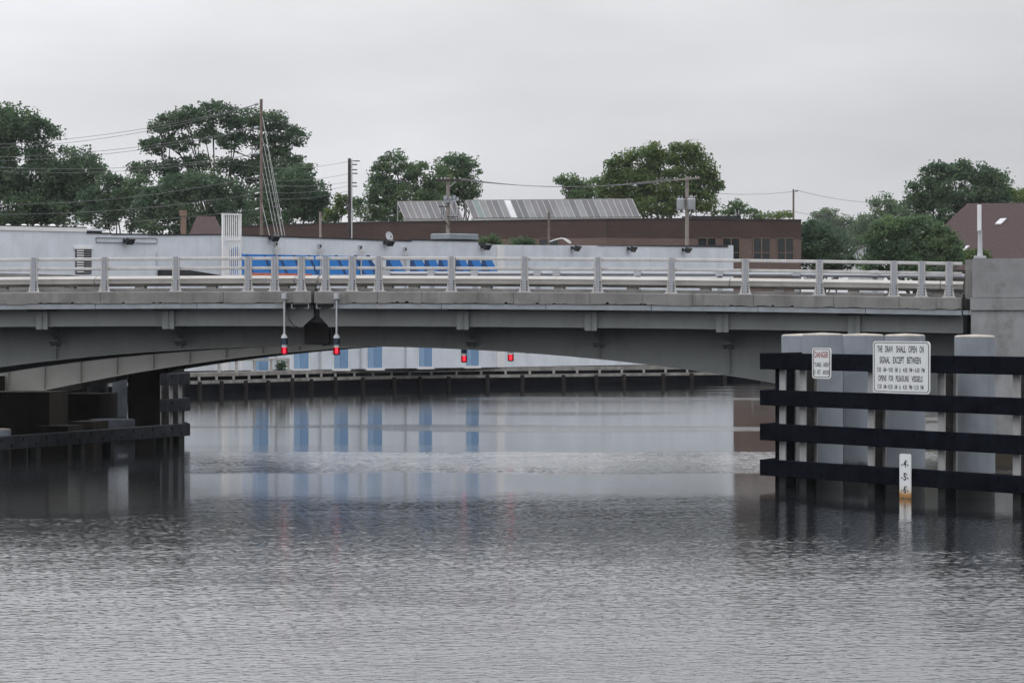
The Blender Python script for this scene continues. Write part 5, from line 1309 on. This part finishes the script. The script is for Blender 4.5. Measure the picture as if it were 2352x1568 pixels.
make_tree('broadleaf_tree', 'dark leafy tree right of the tallest pole, its crown running down to the roofs', 375, 690,
    [(660, 430, 55, 45), (700, 460, 50, 45), (640, 490, 60, 45), (715, 440, 30, 40), (735, 500, 24, 30), (590, 480, 50, 50), (740, 455, 14, 22)], 'leaf_deep', .32, 1.0, 7, GT, .9)
make_tree('pine_tree', 'low dark pine filling the gap between the two tall left trees', 372, 280,
    [(270, 440, 48, 36), (320, 425, 26, 22), (230, 480, 55, 45), (310, 480, 60, 50), (255, 415, 20, 16)], 'leaf_pine', .30, 1.0, 9, GT, .85)
make_tree('pine_tree', 'bushy green pine below the loose crown of the tallest tree', 366, 440,
    [(400, 430, 50, 26), (460, 420, 52, 28), (520, 440, 40, 30), (370, 470, 60, 42), (450, 475, 70, 48), (530, 490, 60, 45), (400, 520, 80, 30)], 'leaf_pine', .30, 1.1, 10, GT, .8)
make_tree('young_tree', 'small bright green tree beside the foot of the dark pole', 360, 765,
    [(770, 490, 20, 20), (790, 470, 18, 26), (780, 455, 10, 12), (760, 500, 14, 14)], 'leaf_fresh', .24, .8, 12, GT, .55)
make_tree('round_tree', 'mid green round topped tree left of centre, behind the shorter solar array', 430, 960,
    [(870, 400, 30, 26), (905, 375, 34, 26), (955, 395, 34, 28), (880, 440, 48, 34), (940, 450, 60, 40), (850, 480, 40, 32), (920, 490, 70, 30), (1000, 410, 34, 26), (990, 470, 50, 36)], 'leaf_mid', .32, .9, 13, GT, .75)
make_tree('round_tree', 'darker round tree with a drooping right side, behind the gear pole', 440, 1050,
    [(1040, 385, 40, 28), (1075, 395, 28, 28), (1030, 420, 46, 32), (1075, 435, 28, 26), (1085, 460, 14, 20), (1020, 460, 45, 30), (1060, 365, 14, 12)], 'leaf_mid', .32, 1.0, 14, GT, .75)
make_tree('broadleaf_tree', 'small mid green tree above the left half of the longer solar array', 420, 1330,
    [(1310, 415, 22, 14), (1325, 435, 36, 24), (1360, 430, 30, 20), (1345, 460, 50, 22), (1292, 412, 10, 8)], 'leaf_mid', .30, 1.0, 15, GT, .65)
make_tree('broadleaf_tree', 'large bright green tree with upswept tips behind the transformer pole', 405, 1530,
    [(1420, 385, 26, 32), (1440, 365, 18, 20), (1485, 370, 40, 34), (1510, 350, 22, 22), (1560, 355, 40, 28), (1585, 345, 26, 20), (1610, 390, 36, 34), (1630, 420, 26, 28), (1400, 430, 34, 30), (1450, 430, 60, 44), (1530, 420, 70, 46), (1600, 450, 48, 34), (1500, 470, 90, 26), (1630, 480, 24, 14)], 'leaf_fresh', .30, 1.15, 16, GT, .75)
make_tree('young_tree', 'thin scrubby tree between the big tree and the dark roof box', 395, 1690,
    [(1690, 480, 24, 16), (1700, 468, 12, 10), (1725, 490, 22, 9), (1672, 488, 14, 10)], 'leaf_mid', .26, .7, 17, GT, .5)
make_tree('young_tree', 'low feathery treetop above the brick roof, left of the lone slim pole', 395, 1790,
    [(1770, 497, 22, 7), (1795, 495, 20, 8), (1745, 497, 14, 7)], 'leaf_fresh', .26, .8, 18, GT, .5)
make_tree('distant_tree', 'far hazy tree with two pale rounded tops, right of the lone slim pole', 1150, 1920,
    [(1885, 495, 22, 14), (1910, 500, 24, 16), (1940, 515, 30, 20), (1900, 525, 45, 22), (1950, 545, 50, 26), (1890, 560, 50, 30)], 'leaf_mid', .75, 1.0, 19, GT, 1.9)
make_tree('distant_tree', 'hazy green tree in the dip left of the large right tree', 760, 2040,
    [(2030, 470, 30, 20), (2055, 490, 40, 26), (2010, 510, 40, 26), (2070, 525, 46, 30), (1990, 540, 40, 34), (2040, 560, 70, 40)], 'leaf_mid', .5, 1.0, 20, GT, 1.25)
make_tree('broadleaf_tree', 'large dark round tree rising behind the red brown hip roof', 400, 2190,
    [(2150, 400, 34, 24), (2195, 390, 44, 22), (2240, 405, 44, 26), (2285, 420, 28, 26), (2130, 440, 46, 32), (2200, 440, 70, 40), (2270, 450, 44, 30), (2110, 470, 34, 24), (2160, 490, 60, 34), (2250, 480, 60, 30)], 'leaf_deep', .32, 1.15, 21, GT, .8)
make_tree('broadleaf_tree', 'nearer bushy tree beside the hip roof, over the right half of the railing', 318, 2090,
    [(2050, 520, 48, 24), (2110, 525, 44, 26), (2150, 550, 46, 34), (2030, 555, 46, 34), (2090, 570, 80, 36), (2180, 580, 36, 34), (2020, 600, 50, 30), (2110, 610, 90, 30)], 'leaf_mid', .24, 1.2, 22, GT, .6)
make_tree('broadleaf_tree', 'dark bushy tree close against the right end of the brick building', 345, 1885,
    [(1870, 530, 36, 24), (1910, 555, 40, 24), (1870, 570, 50, 36), (1930, 590, 50, 28), (1880, 610, 60, 30), (1850, 545, 20, 24)], 'leaf_deep', .25, 1.2, 23, GT, .6)
make_tree('broadleaf_tree', 'pale green treetop at the far right edge above the hip roof', 450, 2335,
    [(2310, 440, 22, 16), (2340, 450, 30, 14), (2375, 440, 30, 24), (2360, 465, 50, 20)], 'leaf_fresh', .32, 1.0, 24, GT, .7)
make_tree('shrub', 'small leafy treetop between white parapet and brick wall, left of two', 292, 1130,
    [(1128, 548, 16, 10), (1112, 553, 12, 8), (1140, 555, 12, 8), (1125, 575, 26, 16)], 'leaf_mid', .17, 1.0, 25, 'small treetops in front of the brick wall', .4)
make_tree('shrub', 'small leafy treetop between white parapet and brick wall, right of two', 292, 1205,
    [(1205, 555, 16, 7), (1188, 558, 9, 6), (1222, 558, 12, 5), (1205, 575, 26, 14)], 'leaf_mid', .17, 1.0, 26, 'small treetops in front of the brick wall', .4)
bq = WA.off(.9).hit(648, 847)
make_tree('shrub', 'dark green bush at the foot of the white wall behind the boardwalk guard', bq.y, 646, [(646, 838, 6, 7), (646, 846, 7, 5)], 'leaf_deep', .14, 1.3, 27, None, .3, trunk=False)
make_tree('shrub', 'low sunlit bush beside the short lamp and red roofed house right of the trees', 325, 2275, [(2240, 588, 34, 16), (2210, 592, 26, 14)], 'leaf_fresh', .22, 1.2, 28, None, .5, trunk=False)

# ================================================================= HAZE
HAZE = 0.00006
if HAZE:
    mb = MB(); mb.hexa([Vector((x, y, z)) for z in (-4.2, 60) for x, y in ((-3600, -750), (3600, -750), (3600, 6100), (-3600, 6100))])
    m = bpy.data.materials.new('damp_air'); m.use_nodes = True; t = m.node_tree
    for n in list(t.nodes): t.nodes.remove(n)
    o = N(t, 'ShaderNodeOutputMaterial'); pv = N(t, 'ShaderNodeVolumePrincipled')
    pv.inputs['Color'].default_value = (.93, .95, 1, 1); pv.inputs['Density'].default_value = HAZE; pv.inputs['Anisotropy'].default_value = 0.2
    t.links.new(pv.outputs[0], o.inputs['Volume'])
    hz = mb.build('haze', m, origin=Vector((0, 0, -4.2))); hz['kind'] = 'stuff'

print('leaves', NLEAF)
